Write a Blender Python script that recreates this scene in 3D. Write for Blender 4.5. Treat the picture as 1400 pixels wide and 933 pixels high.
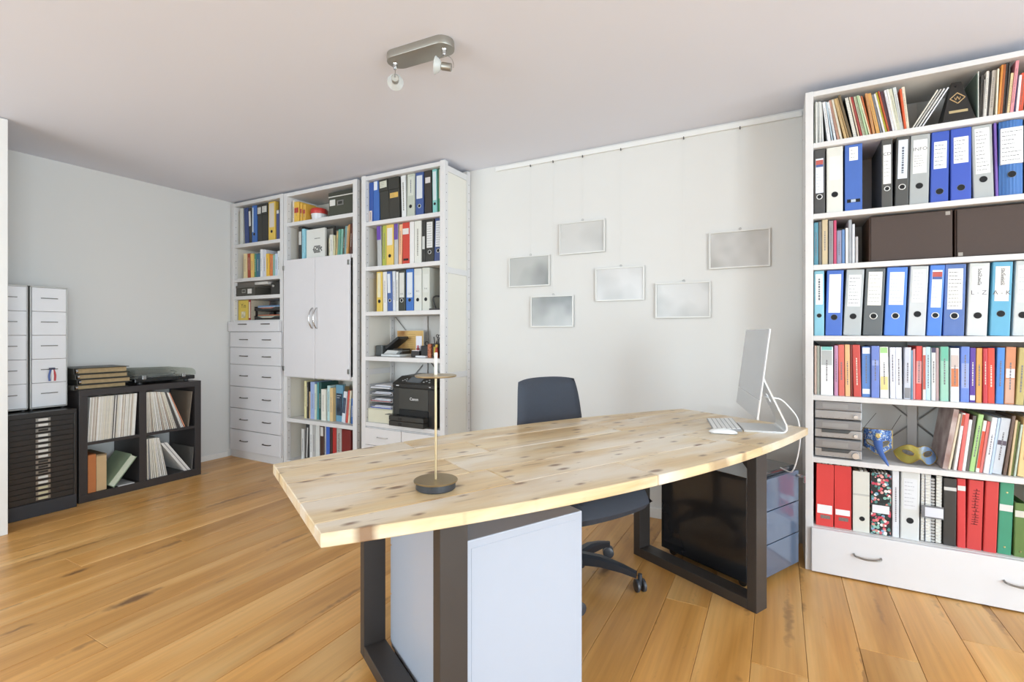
import bpy, bmesh, math, random
from mathutils import Matrix, Vector

# ------------------------------------------------------------------ reset
for o in list(bpy.data.objects):
    bpy.data.objects.remove(o, do_unlink=True)
SC = bpy.context.scene
COL = SC.collection
R = math.radians
rnd = random.Random(7)

# ------------------------------------------------------------------ camera
cam_d = bpy.data.cameras.new('camera')
cam_d.sensor_width = 36.0
cam_d.lens = 36.0 * 672.0 / 1400.0
cam_d.shift_y = -11.5 / 1400.0
cam_d.clip_start = 0.02
cam = bpy.data.objects.new('camera', cam_d)
cam.location = (0, 0, 1.17)
cam.rotation_euler = (R(90), 0, R(28.5))
COL.objects.link(cam)
SC.camera = cam

# ------------------------------------------------------------------ world, daylight, exposure
world = bpy.data.worlds.new('world')
SC.world = world
world.use_nodes = True
bg = world.node_tree.nodes['Background']
bg.inputs['Color'].default_value = (0.86, 0.93, 1.0, 1)
bg.inputs['Strength'].default_value = 1.0

def window_light(name, loc, rot, sx, sy, power, col):
    l = bpy.data.lights.new(name, 'AREA')
    l.shape = 'RECTANGLE'
    l.size, l.size_y = sx, sy
    l.energy = power
    l.color = col
    o = bpy.data.objects.new(name, l)
    o.location = loc
    o.rotation_euler = rot
    COL.objects.link(o)
    return o
# daylight through unseen windows: one behind the camera, two at the side
window_light('window_daylight', (-3.0, -3.33, 1.27), (R(93), 0, 0), 2.6, 2.0, 215, (0.83, 0.90, 1.0))
window_light('unseen_side_daylight', (3.93, -1.6, 1.27), (R(95), 0, R(90)), 2.2, 2.0, 345, (0.83, 0.90, 1.0))
window_light('unseen_side_daylight', (3.93, 1.45, 1.27), (R(95), 0, R(90)), 2.2, 2.0, 135, (0.83, 0.90, 1.0))  # front side window light, added to brighten the left wall

vs = SC.view_settings
vs.view_transform = 'Standard'
vs.look = 'None'
vs.exposure = -0.20
vs.gamma = 1.0
vs.use_curve_mapping = False

# ------------------------------------------------------------------ materials
def lin(h):
    if isinstance(h, (tuple, list)):
        return tuple(h[:3]) + (1,)
    v = [int(h[i:i + 2], 16) / 255 for i in (0, 2, 4)]
    return tuple((c / 12.92 if c <= .04045 else ((c + .055) / 1.055) ** 2.4) for c in v) + (1,)

_mc = {}
def mat(h, rough=.55, metal=0.0, var=.06, scale=18.0, bump=0.0, coat=0.0):
    """plain painted / paper / plastic surface with a little procedural mottling"""
    key = (h, rough, metal, var, scale, bump, coat)
    if key in _mc:
        return _mc[key]
    m = bpy.data.materials.new('surface_' + str(h))
    m.use_nodes = True
    nt = m.node_tree
    b = nt.nodes['Principled BSDF']
    b.inputs['Roughness'].default_value = rough
    b.inputs['Metallic'].default_value = metal
    b.inputs['Coat Weight'].default_value = coat
    c = lin(h)
    tc = nt.nodes.new('ShaderNodeTexCoord')
    nz = nt.nodes.new('ShaderNodeTexNoise')
    nz.inputs['Scale'].default_value = scale
    nz.inputs['Detail'].default_value = 3
    nt.links.new(tc.outputs['Object'], nz.inputs['Vector'])
    mx = nt.nodes.new('ShaderNodeMix')
    mx.data_type = 'RGBA'
    mx.inputs['A'].default_value = tuple(x * (1 - var) for x in c[:3]) + (1,)
    mx.inputs['B'].default_value = tuple(min(1, x * (1 + var)) for x in c[:3]) + (1,)
    nt.links.new(nz.outputs['Fac'], mx.inputs['Factor'])
    nt.links.new(mx.outputs['Result'], b.inputs['Base Color'])
    if bump:
        bp = nt.nodes.new('ShaderNodeBump')
        bp.inputs['Strength'].default_value = bump
        bp.inputs['Distance'].default_value = .002
        nz2 = nt.nodes.new('ShaderNodeTexNoise')
        nz2.inputs['Scale'].default_value = scale * 14
        nt.links.new(tc.outputs['Object'], nz2.inputs['Vector'])
        nt.links.new(nz2.outputs['Fac'], bp.inputs['Height'])
        nt.links.new(bp.outputs['Normal'], b.inputs['Normal'])
    _mc[key] = m
    return m

def wood(name, cols, along='Y', stretch=(9.0, 0.9), knot=(3.2, .95), knot_size=.10, rough=.4, wear=None, tint=.16, grain=.18, crack=None):
    """plank wood: long grain, cathedral bands, knots; every board differs through its object random"""
    m = bpy.data.materials.new(name)
    m.use_nodes = True
    nt = m.node_tree
    N, L = nt.nodes, nt.links
    b = N['Principled BSDF']
    tc = N.new('ShaderNodeTexCoord')
    oi = N.new('ShaderNodeObjectInfo')
    off = N.new('ShaderNodeVectorMath'); off.operation = 'SCALE'
    off.inputs[0].default_value = (37.3, 91.7, 13.1)
    L.new(oi.outputs['Random'], off.inputs['Scale'])
    add = N.new('ShaderNodeVectorMath'); add.operation = 'ADD'
    L.new(tc.outputs['Object'], add.inputs[0]); L.new(off.outputs[0], add.inputs[1])
    def scaled(ac, al):
        s = N.new('ShaderNodeVectorMath'); s.operation = 'MULTIPLY'
        s.inputs[1].default_value = (ac, al, ac) if along == 'Y' else (al, ac, ac)
        L.new(add.outputs[0], s.inputs[0])
        return s.outputs[0]
    n1 = N.new('ShaderNodeTexNoise'); n1.inputs['Scale'].default_value = 1; n1.inputs['Detail'].default_value = 5
    n1.inputs['Distortion'].default_value = .8
    L.new(scaled(*stretch), n1.inputs['Vector'])
    rp = N.new('ShaderNodeValToRGB')
    e = rp.color_ramp.elements
    e[0].position, e[0].color = .28, lin(cols[0])
    e[1].position, e[1].color = .72, lin(cols[2])
    x = rp.color_ramp.elements.new(.5); x.color = lin(cols[1])
    L.new(n1.outputs['Fac'], rp.inputs['Fac'])
    # fine fibres
    n2 = N.new('ShaderNodeTexNoise'); n2.inputs['Scale'].default_value = 1; n2.inputs['Detail'].default_value = 4
    L.new(scaled(stretch[0] * 12, stretch[1] * 3.2), n2.inputs['Vector'])
    m2 = N.new('ShaderNodeMapRange')
    m2.inputs['To Min'].default_value = 1 - grain; m2.inputs['To Max'].default_value = 1 + grain
    m2.inputs['From Min'].default_value = .25; m2.inputs['From Max'].default_value = .75
    L.new(n2.outputs['Fac'], m2.inputs['Value'])
    mul = N.new('ShaderNodeVectorMath'); mul.operation = 'SCALE'
    L.new(rp.outputs['Color'], mul.inputs[0]); L.new(m2.outputs['Result'], mul.inputs['Scale'])
    # board to board tone
    m3 = N.new('ShaderNodeMapRange')
    m3.inputs['To Min'].default_value = 1 - tint; m3.inputs['To Max'].default_value = 1 + tint * .7
    wn = N.new('ShaderNodeTexWhiteNoise'); wn.noise_dimensions = '1D'
    L.new(oi.outputs['Random'], wn.inputs['W'])
    L.new(wn.outputs['Value'], m3.inputs['Value'])
    mul2 = N.new('ShaderNodeVectorMath'); mul2.operation = 'SCALE'
    L.new(mul.outputs[0], mul2.inputs[0]); L.new(m3.outputs['Result'], mul2.inputs['Scale'])
    col = mul2.outputs[0]
    if wear:
        n4 = N.new('ShaderNodeTexNoise'); n4.inputs['Scale'].default_value = 1; n4.inputs['Detail'].default_value = 6
        L.new(scaled(7, 2.2), n4.inputs['Vector'])
        m4 = N.new('ShaderNodeMapRange'); m4.inputs['From Min'].default_value = .44; m4.inputs['From Max'].default_value = .62
        m4.inputs['To Max'].default_value = .72
        L.new(n4.outputs['Fac'], m4.inputs['Value'])
        mw = N.new('ShaderNodeMix'); mw.data_type = 'RGBA'
        L.new(m4.outputs['Result'], mw.inputs['Factor']); L.new(col, mw.inputs['A']); mw.inputs['B'].default_value = lin(wear)
        col = mw.outputs['Result']
    # knots
    vo = N.new('ShaderNodeTexVoronoi'); vo.voronoi_dimensions = '2D'; vo.inputs['Scale'].default_value = 1
    nd = N.new('ShaderNodeTexNoise'); nd.inputs['Scale'].default_value = 22
    L.new(add.outputs[0], nd.inputs['Vector'])
    sc2 = scaled(*knot)
    va = N.new('ShaderNodeVectorMath'); va.operation = 'MULTIPLY_ADD'
    va.inputs[1].default_value = (.09, .09, .09)
    L.new(nd.outputs['Color'], va.inputs[0]); L.new(sc2, va.inputs[2])
    L.new(va.outputs[0], vo.inputs['Vector'])
    vc = N.new('ShaderNodeSeparateColor'); L.new(vo.outputs['Color'], vc.inputs[0])
    # knot radius varies per cell
    rr = N.new('ShaderNodeMapRange'); rr.inputs['From Min'].default_value = .35; rr.inputs['To Min'].default_value = 0.0; rr.inputs['To Max'].default_value = knot_size
    L.new(vc.outputs[0], rr.inputs['Value'])
    dv = N.new('ShaderNodeMath'); dv.operation = 'SUBTRACT'
    L.new(rr.outputs['Result'], dv.inputs[0]); L.new(vo.outputs['Distance'], dv.inputs[1])
    mk = N.new('ShaderNodeMapRange'); mk.inputs['From Min'].default_value = -knot_size * .35; mk.inputs['From Max'].default_value = knot_size * .45
    mk.inputs['To Max'].default_value = .85
    L.new(dv.outputs[0], mk.inputs['Value'])
    mxk = N.new('ShaderNodeMix'); mxk.data_type = 'RGBA'
    L.new(mk.outputs['Result'], mxk.inputs['Factor']); L.new(col, mxk.inputs['A']); mxk.inputs['B'].default_value = lin(cols[3])
    col = mxk.outputs['Result']
    if crack:
        v2 = N.new('ShaderNodeTexVoronoi'); v2.voronoi_dimensions = '2D'; v2.inputs['Scale'].default_value = 1
        vb = N.new('ShaderNodeVectorMath'); vb.operation = 'MULTIPLY_ADD'; vb.inputs[1].default_value = (.5, .5, .5)
        L.new(nd.outputs['Color'], vb.inputs[0]); L.new(scaled(*crack[:2]), vb.inputs[2]); L.new(vb.outputs[0], v2.inputs['Vector'])
        c2 = N.new('ShaderNodeSeparateColor'); L.new(v2.outputs['Color'], c2.inputs[0])
        r2 = N.new('ShaderNodeMapRange'); r2.inputs['From Min'].default_value = crack[2]; r2.inputs['To Max'].default_value = .3
        L.new(c2.outputs[1], r2.inputs['Value'])
        s2 = N.new('ShaderNodeMath'); s2.operation = 'SUBTRACT'
        L.new(r2.outputs['Result'], s2.inputs[0]); L.new(v2.outputs['Distance'], s2.inputs[1])
        k2 = N.new('ShaderNodeMapRange'); k2.inputs['From Min'].default_value = -.06; k2.inputs['From Max'].default_value = .14; k2.inputs['To Max'].default_value = .5
        L.new(s2.outputs[0], k2.inputs['Value'])
        mc = N.new('ShaderNodeMix'); mc.data_type = 'RGBA'
        L.new(k2.outputs['Result'], mc.inputs['Factor']); L.new(col, mc.inputs['A']); mc.inputs['B'].default_value = lin(cols[3])
        col = mc.outputs['Result']
    L.new(col, b.inputs['Base Color'])
    b.inputs['Roughness'].default_value = rough
    bp = N.new('ShaderNodeBump'); bp.inputs['Strength'].default_value = .12; bp.inputs['Distance'].default_value = .001
    L.new(n2.outputs['Fac'], bp.inputs['Height']); L.new(bp.outputs['Normal'], b.inputs['Normal'])
    return m

def glassy(name, tint, alpha=.25, rough=.05):
    m = bpy.data.materials.new(name)
    m.use_nodes = True
    nt = m.node_tree
    b = nt.nodes['Principled BSDF']
    b.inputs['Roughness'].default_value = rough
    tr = nt.nodes.new('ShaderNodeBsdfTransparent')
    tr.inputs['Color'].default_value = lin(tint)
    b.inputs['Base Color'].default_value = lin(tint)
    mx = nt.nodes.new('ShaderNodeMixShader')
    mx.inputs[0].default_value = alpha
    nt.links.new(tr.outputs[0], mx.inputs[1]); nt.links.new(b.outputs[0], mx.inputs[2])
    nt.links.new(mx.outputs[0], nt.nodes['Material Output'].inputs['Surface'])
    return m

def cells(name, hexes, scale, rough=.5, base=None, sizes=.5):
    """print of scattered coloured blobs (floral paper, ornament)"""
    m = bpy.data.materials.new(name)
    m.use_nodes = True
    nt = m.node_tree; N, L = nt.nodes, nt.links
    b = N['Principled BSDF']; b.inputs['Roughness'].default_value = rough
    tc = N.new('ShaderNodeTexCoord')
    vo = N.new('ShaderNodeTexVoronoi'); vo.inputs['Scale'].default_value = scale
    L.new(tc.outputs['Object'], vo.inputs['Vector'])
    sp = N.new('ShaderNodeSeparateColor'); L.new(vo.outputs['Color'], sp.inputs[0])
    rp = N.new('ShaderNodeValToRGB'); rp.color_ramp.interpolation = 'CONSTANT'
    for i, h in enumerate(hexes):
        if i < 2:
            el = rp.color_ramp.elements[i]; el.position = i / len(hexes)
        else:
            el = rp.color_ramp.elements.new(i / len(hexes))
        el.color = lin(h)
    L.new(sp.outputs[0], rp.inputs['Fac'])
    mx = N.new('ShaderNodeMix'); mx.data_type = 'RGBA'
    gt = N.new('ShaderNodeMath'); gt.operation = 'GREATER_THAN'; gt.inputs[1].default_value = sizes
    L.new(vo.outputs['Distance'], gt.inputs[0])
    L.new(gt.outputs[0], mx.inputs['Factor']); L.new(rp.outputs['Color'], mx.inputs['A'])
    mx.inputs['B'].default_value = lin(base or hexes[0])
    L.new(mx.outputs['Result'], b.inputs['Base Color'])
    return m

def clouded(name, c0, c1, scale=3.0, rough=.3, lo=.35, hi=.7):
    """soft two-tone clouded print"""
    m = bpy.data.materials.new(name)
    m.use_nodes = True
    nt = m.node_tree; N, L = nt.nodes, nt.links
    b = N['Principled BSDF']; b.inputs['Roughness'].default_value = rough
    tc = N.new('ShaderNodeTexCoord'); oi = N.new('ShaderNodeObjectInfo')
    add = N.new('ShaderNodeVectorMath'); add.operation = 'ADD'
    L.new(tc.outputs['Object'], add.inputs[0]); L.new(oi.outputs['Location'], add.inputs[1])
    nz = N.new('ShaderNodeTexNoise'); nz.inputs['Scale'].default_value = scale; nz.inputs['Detail'].default_value = 2
    L.new(add.outputs[0], nz.inputs['Vector'])
    rp = N.new('ShaderNodeValToRGB')
    rp.color_ramp.elements[0].position, rp.color_ramp.elements[0].color = lo, lin(c0)
    rp.color_ramp.elements[1].position, rp.color_ramp.elements[1].color = hi, lin(c1)
    L.new(nz.outputs['Fac'], rp.inputs['Fac']); L.new(rp.outputs['Color'], b.inputs['Base Color'])
    return m

WALL = mat('dad8d4', .85, var=.012, scale=2.5, bump=.04)
CEIL = mat('e6e7f0', .9, var=.01, scale=2.0)
WHITE = mat('dcd9d8', .45, var=.015)
WHITE2 = mat('e6e6e8', .35, var=.015)
SHELFW = mat('dad7d5', .5, var=.03, scale=9)
TRIM = mat('e8e6e2', .4, var=.01)
BLACKM = mat('3a3532', .42, var=.06, scale=6)
BLACKW = mat('363232', .38, var=.08, scale=5)
DARKHOLE = mat('17181a', .8)
CHROME = mat('c9c9c8', .22, 1.0, var=.03)
STEEL = mat('a9a8a4', .32, 1.0, var=.04)
BRASS = mat('b9a988', .36, .85, var=.05)
INK = mat('3a3a40', .8)
FAINT = mat('a9a9b0', .8)
PAGES = mat('d9d2c2', .9, var=.12, scale=120)
FLOORW = wood('oak_floor_boards', ['b8823f', 'd09a56', 'dfb273', '5f3d20'], 'Y', (6.0, .6), (2.8, .8), .075, .32, tint=.13, grain=.10, crack=(15.0, 1.2, .74))
PINE = wood('reclaimed_pine_boards', ['c3a06c', 'dabf92', 'e6d3ae', '6f4826'], 'X', (10.0, 1.1), (15.0, 6.5), .17, .3, wear='e9e0d2', tint=.08, grain=.10, crack=(46.0, 4.5, .8))

# ------------------------------------------------------------------ lettering prepared while the scene is empty
_txt = {}
def prepare_text(body, bold=0.0):
    cu = bpy.data.curves.new('lettering', 'FONT')
    cu.body = body; cu.size = 1.0; cu.align_x = 'CENTER'; cu.align_y = 'CENTER'
    cu.offset = bold; cu.resolution_u = 2
    ob = bpy.data.objects.new('lettering', cu)
    COL.objects.link(ob)
    bpy.context.view_layer.update()
    dg = bpy.context.evaluated_depsgraph_get()
    me = bpy.data.meshes.new_from_object(ob.evaluated_get(dg))
    bpy.data.objects.remove(ob, do_unlink=True)
    bpy.data.curves.remove(cu)
    me.materials.clear()
    _txt[body] = me
for _b in ('CD', 'INFO', 'L - Z', 'A - K', 'A-B', 'C-H', 'M-Z', 'P-H', 'Yin'):
    prepare_text(_b)
prepare_text('Canon', .012)

# ------------------------------------------------------------------ mesh builder
class MB:
    def __init__(s):
        s.v, s.f = [], []
    def add(s, vs_, fs_):
        o = len(s.v)
        s.v += [tuple(p) for p in vs_]
        s.f += [tuple(i + o for i in q) for q in fs_]
        return s
    def box(s, x0, x1, y0, y1, z0, z1, M=None):
        p = [(x0, y0, z0), (x1, y0, z0), (x1, y1, z0), (x0, y1, z0), (x0, y0, z1), (x1, y0, z1), (x1, y1, z1), (x0, y1, z1)]
        if M is not None:
            p = [M @ Vector(q) for q in p]
        return s.add(p, [(0, 3, 2, 1), (4, 5, 6, 7), (0, 1, 5, 4), (1, 2, 6, 5), (2, 3, 7, 6), (3, 0, 4, 7)])
    def prism(s, poly, lo, hi, axis='z', M=None):
        """extrude a counter-clockwise outline"""
        n = len(poly)
        def P(a, b, c):
            return (a, b, c) if axis == 'z' else ((a, c, b) if axis == 'y' else (c, a, b))
        p = [P(a, b, lo) for a, b in poly] + [P(a, b, hi) for a, b in poly]
        if M is not None:
            p = [M @ Vector(q) for q in p]
        fs_ = [tuple(range(n - 1, -1, -1)), tuple(range(n, 2 * n))] + [(i, (i + 1) % n, n + (i + 1) % n, n + i) for i in range(n)]
        return s.add(p, fs_)
    def tube(s, path, r, n=10, caps=True):
        pts = [Vector(p) for p in path]
        rs = r if isinstance(r, (list, tuple)) else [r] * len(pts)
        rings = []
        up = None
        for i, p in enumerate(pts):
            d = (pts[min(i + 1, len(pts) - 1)] - pts[max(i - 1, 0)]).normalized()
            if up is None or abs(up.dot(d)) > .98:
                up = Vector((0, 0, 1)) if abs(d.z) < .9 else Vector((1, 0, 0))
            a = d.cross(up).normalized()
            b = a.cross(d).normalized()
            up = b
            rings.append([p + (a * math.cos(2 * math.pi * k / n) + b * math.sin(2 * math.pi * k / n)) * rs[i] for k in range(n)])
        vs_ = [q for g in rings for q in g]
        fs_ = []
        for i in range(len(pts) - 1):
            for k in range(n):
                fs_.append((i * n + k, i * n + (k + 1) % n, (i + 1) * n + (k + 1) % n, (i + 1) * n + k))
        if caps:
            fs_ += [tuple(range(n - 1, -1, -1)), tuple(range((len(pts) - 1) * n, len(pts) * n))]
        return s.add(vs_, fs_)
    def lathe(s, prof, n=32, c=(0, 0, 0), M=None):
        """profile of (radius, z) pairs turned about z"""
        vs_ = []
        for r_, z in prof:
            for k in range(n):
                a = 2 * math.pi * k / n
                q = Vector((r_ * math.cos(a), r_ * math.sin(a), z))
                if M is not None:
                    q = M @ q
                vs_.append((q[0] + c[0], q[1] + c[1], q[2] + c[2]))
        fs_ = []
        for i in range(len(prof) - 1):
            for k in range(n):
                fs_.append((i * n + k, i * n + (k + 1) % n, (i + 1) * n + (k + 1) % n, (i + 1) * n + k))
        fs_ += [tuple(range(n - 1, -1, -1)), tuple(range((len(prof) - 1) * n, len(prof) * n))]
        return s.add(vs_, fs_)
    def torus(s, c, R0, r0, axis='y', n=22, k=7):
        vs_, fs_ = [], []
        for i in range(n):
            a = 2 * math.pi * i / n
            for j in range(k):
                b = 2 * math.pi * j / k
                rr = R0 + r0 * math.cos(b)
                p = (rr * math.cos(a), rr * math.sin(a), r0 * math.sin(b))
                if axis == 'y':
                    p = (p[0], p[2], p[1])
                elif axis == 'x':
                    p = (p[2], p[0], p[1])
                vs_.append((p[0] + c[0], p[1] + c[1], p[2] + c[2]))
                fs_.append((i * k + j, ((i + 1) % n) * k + j, ((i + 1) % n) * k + (j + 1) % k, i * k + (j + 1) % k))
        return s.add(vs_, fs_)
    def mesh(s, name, material=None, bevel=0.0, smooth=False, seg=2):
        me = bpy.data.meshes.new(name)
        me.from_pydata(s.v, [], s.f)
        bm = bmesh.new(); bm.from_mesh(me)
        bmesh.ops.recalc_face_normals(bm, faces=bm.faces)
        if bevel:
            ed = [e for e in bm.edges if len(e.link_faces) == 2 and e.calc_face_angle(0) > R(30)]
            bmesh.ops.bevel(bm, geom=ed, offset=bevel, segments=seg, affect='EDGES', profile=.5, clamp_overlap=True)
        if smooth:
            for f in bm.faces:
                f.smooth = True
            for e in bm.edges:
                if len(e.link_faces) == 2 and e.calc_face_angle(0) > R(38):
                    e.smooth = False
        bm.to_mesh(me); bm.free()
        if material:
            me.materials.append(material)
        return me
    def build(s, name, material, parent=None, bevel=0.0, smooth=False, loc=(0, 0, 0), rot=(0, 0, 0), seg=2):
        return put(name, s.mesh(name, material, bevel, smooth, seg), parent, loc, rot)

def put(name, me, parent=None, loc=(0, 0, 0), rot=(0, 0, 0)):
    o = bpy.data.objects.new(name, me)
    COL.objects.link(o)
    if parent is not None:
        o.parent = parent
    o.location = loc
    o.rotation_euler = rot
    return o

def thing(name, label, cat, loc=(0, 0, 0), rotz=0.0, group=None, lean=0.0):
    o = bpy.data.objects.new(name, None)
    o.empty_display_size = .05
    COL.objects.link(o)
    o.location = loc
    o.rotation_euler = (0, lean, rotz)
    return tag(o, label, cat, group)

def tag(o, label, cat, group=None):
    o['label'] = label
    o['category'] = cat
    if group:
        o['group'] = group
    return o

def struct(o):
    o['kind'] = 'structure'
    return o

def dup(root, loc=None, rot=None, label=None):
    r = root.copy(); COL.objects.link(r)
    if loc is not None:
        r.location = loc
    if rot is not None:
        r.rotation_euler = rot
    if label:
        r['label'] = label
    for ch in list(root.children):
        c = ch.copy(); COL.objects.link(c); c.parent = r
        for g in list(ch.children):
            d = g.copy(); COL.objects.link(d); d.parent = c
    return r

def lettering(body, size, parent, loc, material, spin=0.0, name='lettering', width=None, face='-y'):
    """flat lettering on a front face (facing local -y); spin turns it in the plane of the face"""
    key = (body, round(size, 5), round(spin, 3), material.name, face)
    me = _txt[body].copy()
    S = Matrix.Scale(size, 4)
    Mx = Matrix.Rotation(R(90), 4, 'X') @ Matrix.Rotation(spin, 4, 'Z') @ S
    if face == '+x':
        Mx = Matrix.Rotation(R(90), 4, 'Z') @ Mx
    me.transform(Mx)
    me.materials.append(material)
    return put(name, me, parent, loc)

# ================================================================== ROOM SHELL
XL, XR, YB, YR, H = -4.585, 3.8, 3.165, -3.2, 2.41

sub = struct(MB().box(XL - .1, XR + .1, YR - .1, YB + .1, -.08, -.014).build('floor', mat('6d4a2c', .8)))
pw, seam0 = .175, .087
k0 = int(math.floor((XL - seam0) / pw))
x = seam0 + k0 * pw
fr = random.Random(21)
while x < XR:
    xa, xb = max(x, XL), min(x + pw, XR)
    y = YR - fr.uniform(0, 1.6)
    while y < YB:
        ln = fr.uniform(1.7, 2.6)
        ya, yb = max(y, YR), min(y + ln, YB)
        if yb - ya > .02 and xb - xa > .02:
            cx, cy = (xa + xb) / 2, (ya + yb) / 2
            hx, hy, c_ = (xb - xa) / 2 - .0006, (yb - ya) / 2 - .0006, .0014
            vs_ = []
            for (ex, ez) in ((0, -.014), (0, -c_), (c_, 0)):
                vs_ += [(-hx + ex, -hy + ex, ez), (hx - ex, -hy + ex, ez), (hx - ex, hy - ex, ez), (-hx + ex, hy - ex, ez)]
            fs_ = [(8, 9, 10, 11), (3, 2, 1, 0)]
            for r0 in (0, 4):
                for k in range(4):
                    fs_.append((r0 + k, r0 + (k + 1) % 4, r0 + 4 + (k + 1) % 4, r0 + 4 + k))
            MB().add(vs_, fs_).build('plank', FLOORW, sub, loc=(cx, cy, 0))
        y += ln
    x += pw

struct(MB().box(XL - .1, XR + .1, YR - .1, YB + .1, H, H + .1).build('ceiling', CEIL))
struct(MB().box(XL - .1, XR + .1, YB, YB + .12, -.08, H + .1).build('wall_back', WALL))
struct(MB().box(XL - .1, XL, YR - .1, YB, -.08, H + .1).build('wall_left', WALL))
def holed(name, horiz, fixed, a0, a1, holes, z0, z1):
    """wall with window openings; horiz True: runs along x"""
    mb = MB()
    def bx(p0, p1, q0, q1):
        if p1 - p0 < .001 or q1 - q0 < .001:
            return
        if horiz:
            mb.box(p0, p1, fixed - .1, fixed, q0, q1)
        else:
            mb.box(fixed, fixed + .1, p0, p1, q0, q1)
    cur = a0
    for (h0, h1, zz0, zz1) in holes:
        bx(cur, h0, z0, z1)
        bx(h0, h1, z0, zz0)
        bx(h0, h1, zz1, z1)
        cur = h1
    bx(cur, a1, z0, z1)
    return struct(mb.build(name, WALL))
holed('wall_rear', True, YR, XL - .1, XR + .1, [(-4.35, -1.65, .22, 2.32)], -.08, H + .1)
holed('wall_right', False, XR, YR, YB, [(-2.75, -.45, .22, 2.32), (.3, 2.6, .22, 2.32)], -.08, H + .1)
PANE = glassy('clear_window_glass', 'f6fbfb', .06, .02)
def window(name, horiz, fixed, a0, a1, z0, z1, n):
    w = bpy.data.objects.new(name, None); COL.objects.link(w); struct(w)
    w.location = ((a0 + a1) / 2, fixed, z0) if horiz else (fixed, (a0 + a1) / 2, z0)
    w.rotation_euler = (0, 0, 0 if horiz else R(90))
    hw, hh, t = (a1 - a0) / 2, z1 - z0, .055
    f = MB()
    f.box(-hw, hw, -.03, .03, 0, t).box(-hw, hw, -.03, .03, hh - t, hh)
    for i in range(n + 1):
        xx = -hw + 2 * hw * i / n
        xx = min(max(xx, -hw + t / 2), hw - t / 2)
        f.box(xx - t / 2, xx + t / 2, -.03, .03, t, hh - t)
    f.build('window_frame', TRIM, w)
    for i in range(n):
        q0, q1 = -hw + 2 * hw * i / n + t / 2, -hw + 2 * hw * (i + 1) / n - t / 2
        MB().box(q0, q1, -.004, .004, t, hh - t).build('pane', PANE, w)
    MB().box(-hw - .05, hw + .05, .0, .2, -.03, 0).build('window_sill', TRIM, w) if horiz else MB().box(-hw - .05, hw + .05, -.0, .2, -.03, 0).build('window_sill', TRIM, w)
window('window_1', True, YR - .05, -4.35, -1.65, .22, 2.32, 3)
window('window_2', False, XR + .05, -2.75, -.45, .22, 2.32, 3)
window('added_window_3', False, XR + .05, .3, 2.6, .22, 2.32, 3)  # unseen window added for the light on the left wall

# wall return with the door hinged on it, at the left edge of the view
struct(MB().box(XL, -3.955, .93, 1.11, 0, H).build('wall_return', WALL, bevel=.002))
d1 = bpy.data.objects.new('door_1', None); COL.objects.link(d1); struct(d1); d1.location = (-3.94, 1.045, 0)
MB().box(-.012, .012, -.02, .065, .0, H - .005).build('door_jamb', TRIM, d1, bevel=.002)
MB().box(-.02, .02, -.90, -.024, .008, 2.30).build('door_leaf', TRIM, d1, bevel=.002)
for z in (.23, 1.79):
    MB().tube([(.018, -.02, z), (.018, -.02, z + .1)], .006, 10).build('hinge', STEEL, d1, smooth=True)
MB().tube([(.02, -.82, 1.02), (.06, -.82, 1.02), (.065, -.80, 1.02), (.065, -.70, 1.02)], .008, 10).build('door_handle', STEEL, d1, smooth=True)

struct(MB().box(-2.02, .10, YB - .014, YB, 0, .062).build('baseboard_back', TRIM, bevel=.002))
struct(MB().box(XL, XL + .012, 2.36, 2.80, 0, .05).build('baseboard_left', TRIM, bevel=.002))
rail = struct(MB().box(-1.852, .113, YB - .012, YB, 2.368, 2.398).box(-1.852, .113, YB - .016, YB - .012, 2.368, 2.374).build('trim_1', TRIM, bevel=.0015))

# ================================================================== DESK
DA = R(62.3)                       # long axis of the desk
DC = (-.653, 1.770)
def dk(a, b, z=0.0):
    """desk frame: a along the desk, b towards its open long side"""
    e1 = (math.cos(DA), math.sin(DA)); e2 = (math.sin(DA), -math.cos(DA))
    return (DC[0] + a * e1[0] + b * e2[0], DC[1] + a * e1[1] + b * e2[1], z)
desk = thing('desk', 'long boat-shaped desk of reclaimed pine boards on black steel loop legs', 'desk', (DC[0], DC[1], 0), DA)
HL, ZT, TH = 1.025, .75, .031
def hw(a):
    return .327 + .113 * (1 - (a / HL) ** 2)
rowsb = [(-.445, -.275, (-.56, .62)), (-.275, -.085, (-.36, .30)), (-.085, .105, (-.545, .80)), (.105, .265, (-.49, .45)), (.265, .445, (-.1, .50))]
for (b0, b1, cuts) in rowsb:
    ed = [-HL] + [c for c in cuts] + [HL]
    for a0, a1 in zip(ed[:-1], ed[1:]):
        n = 14
        g = .0011
        up, lo = [], []
        for i in range(n + 1):
            a = a0 + (a1 - a0) * i / n
            a_ = min(max(a, a0 + (g if a0 > -HL else 0)), a1 - (g if a1 < HL else 0))
            u, l = min(b1 - g, hw(a_)), max(b0 + g, -hw(a_))
            if u - l > .0005:
                up.append((a_, -l)); lo.append((a_, -u))
        ca = (a0 + a1) / 2
        cb = -(b0 + b1) / 2
        poly = [(p - ca, q - cb) for p, q in lo] + [(p - ca, q - cb) for p, q in reversed(up)]
        if len(poly) > 4:
            MB().prism(poly, ZT - TH, ZT).build('plank', PINE, desk, bevel=.0022, seg=1, loc=(ca, cb, 0))
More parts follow.
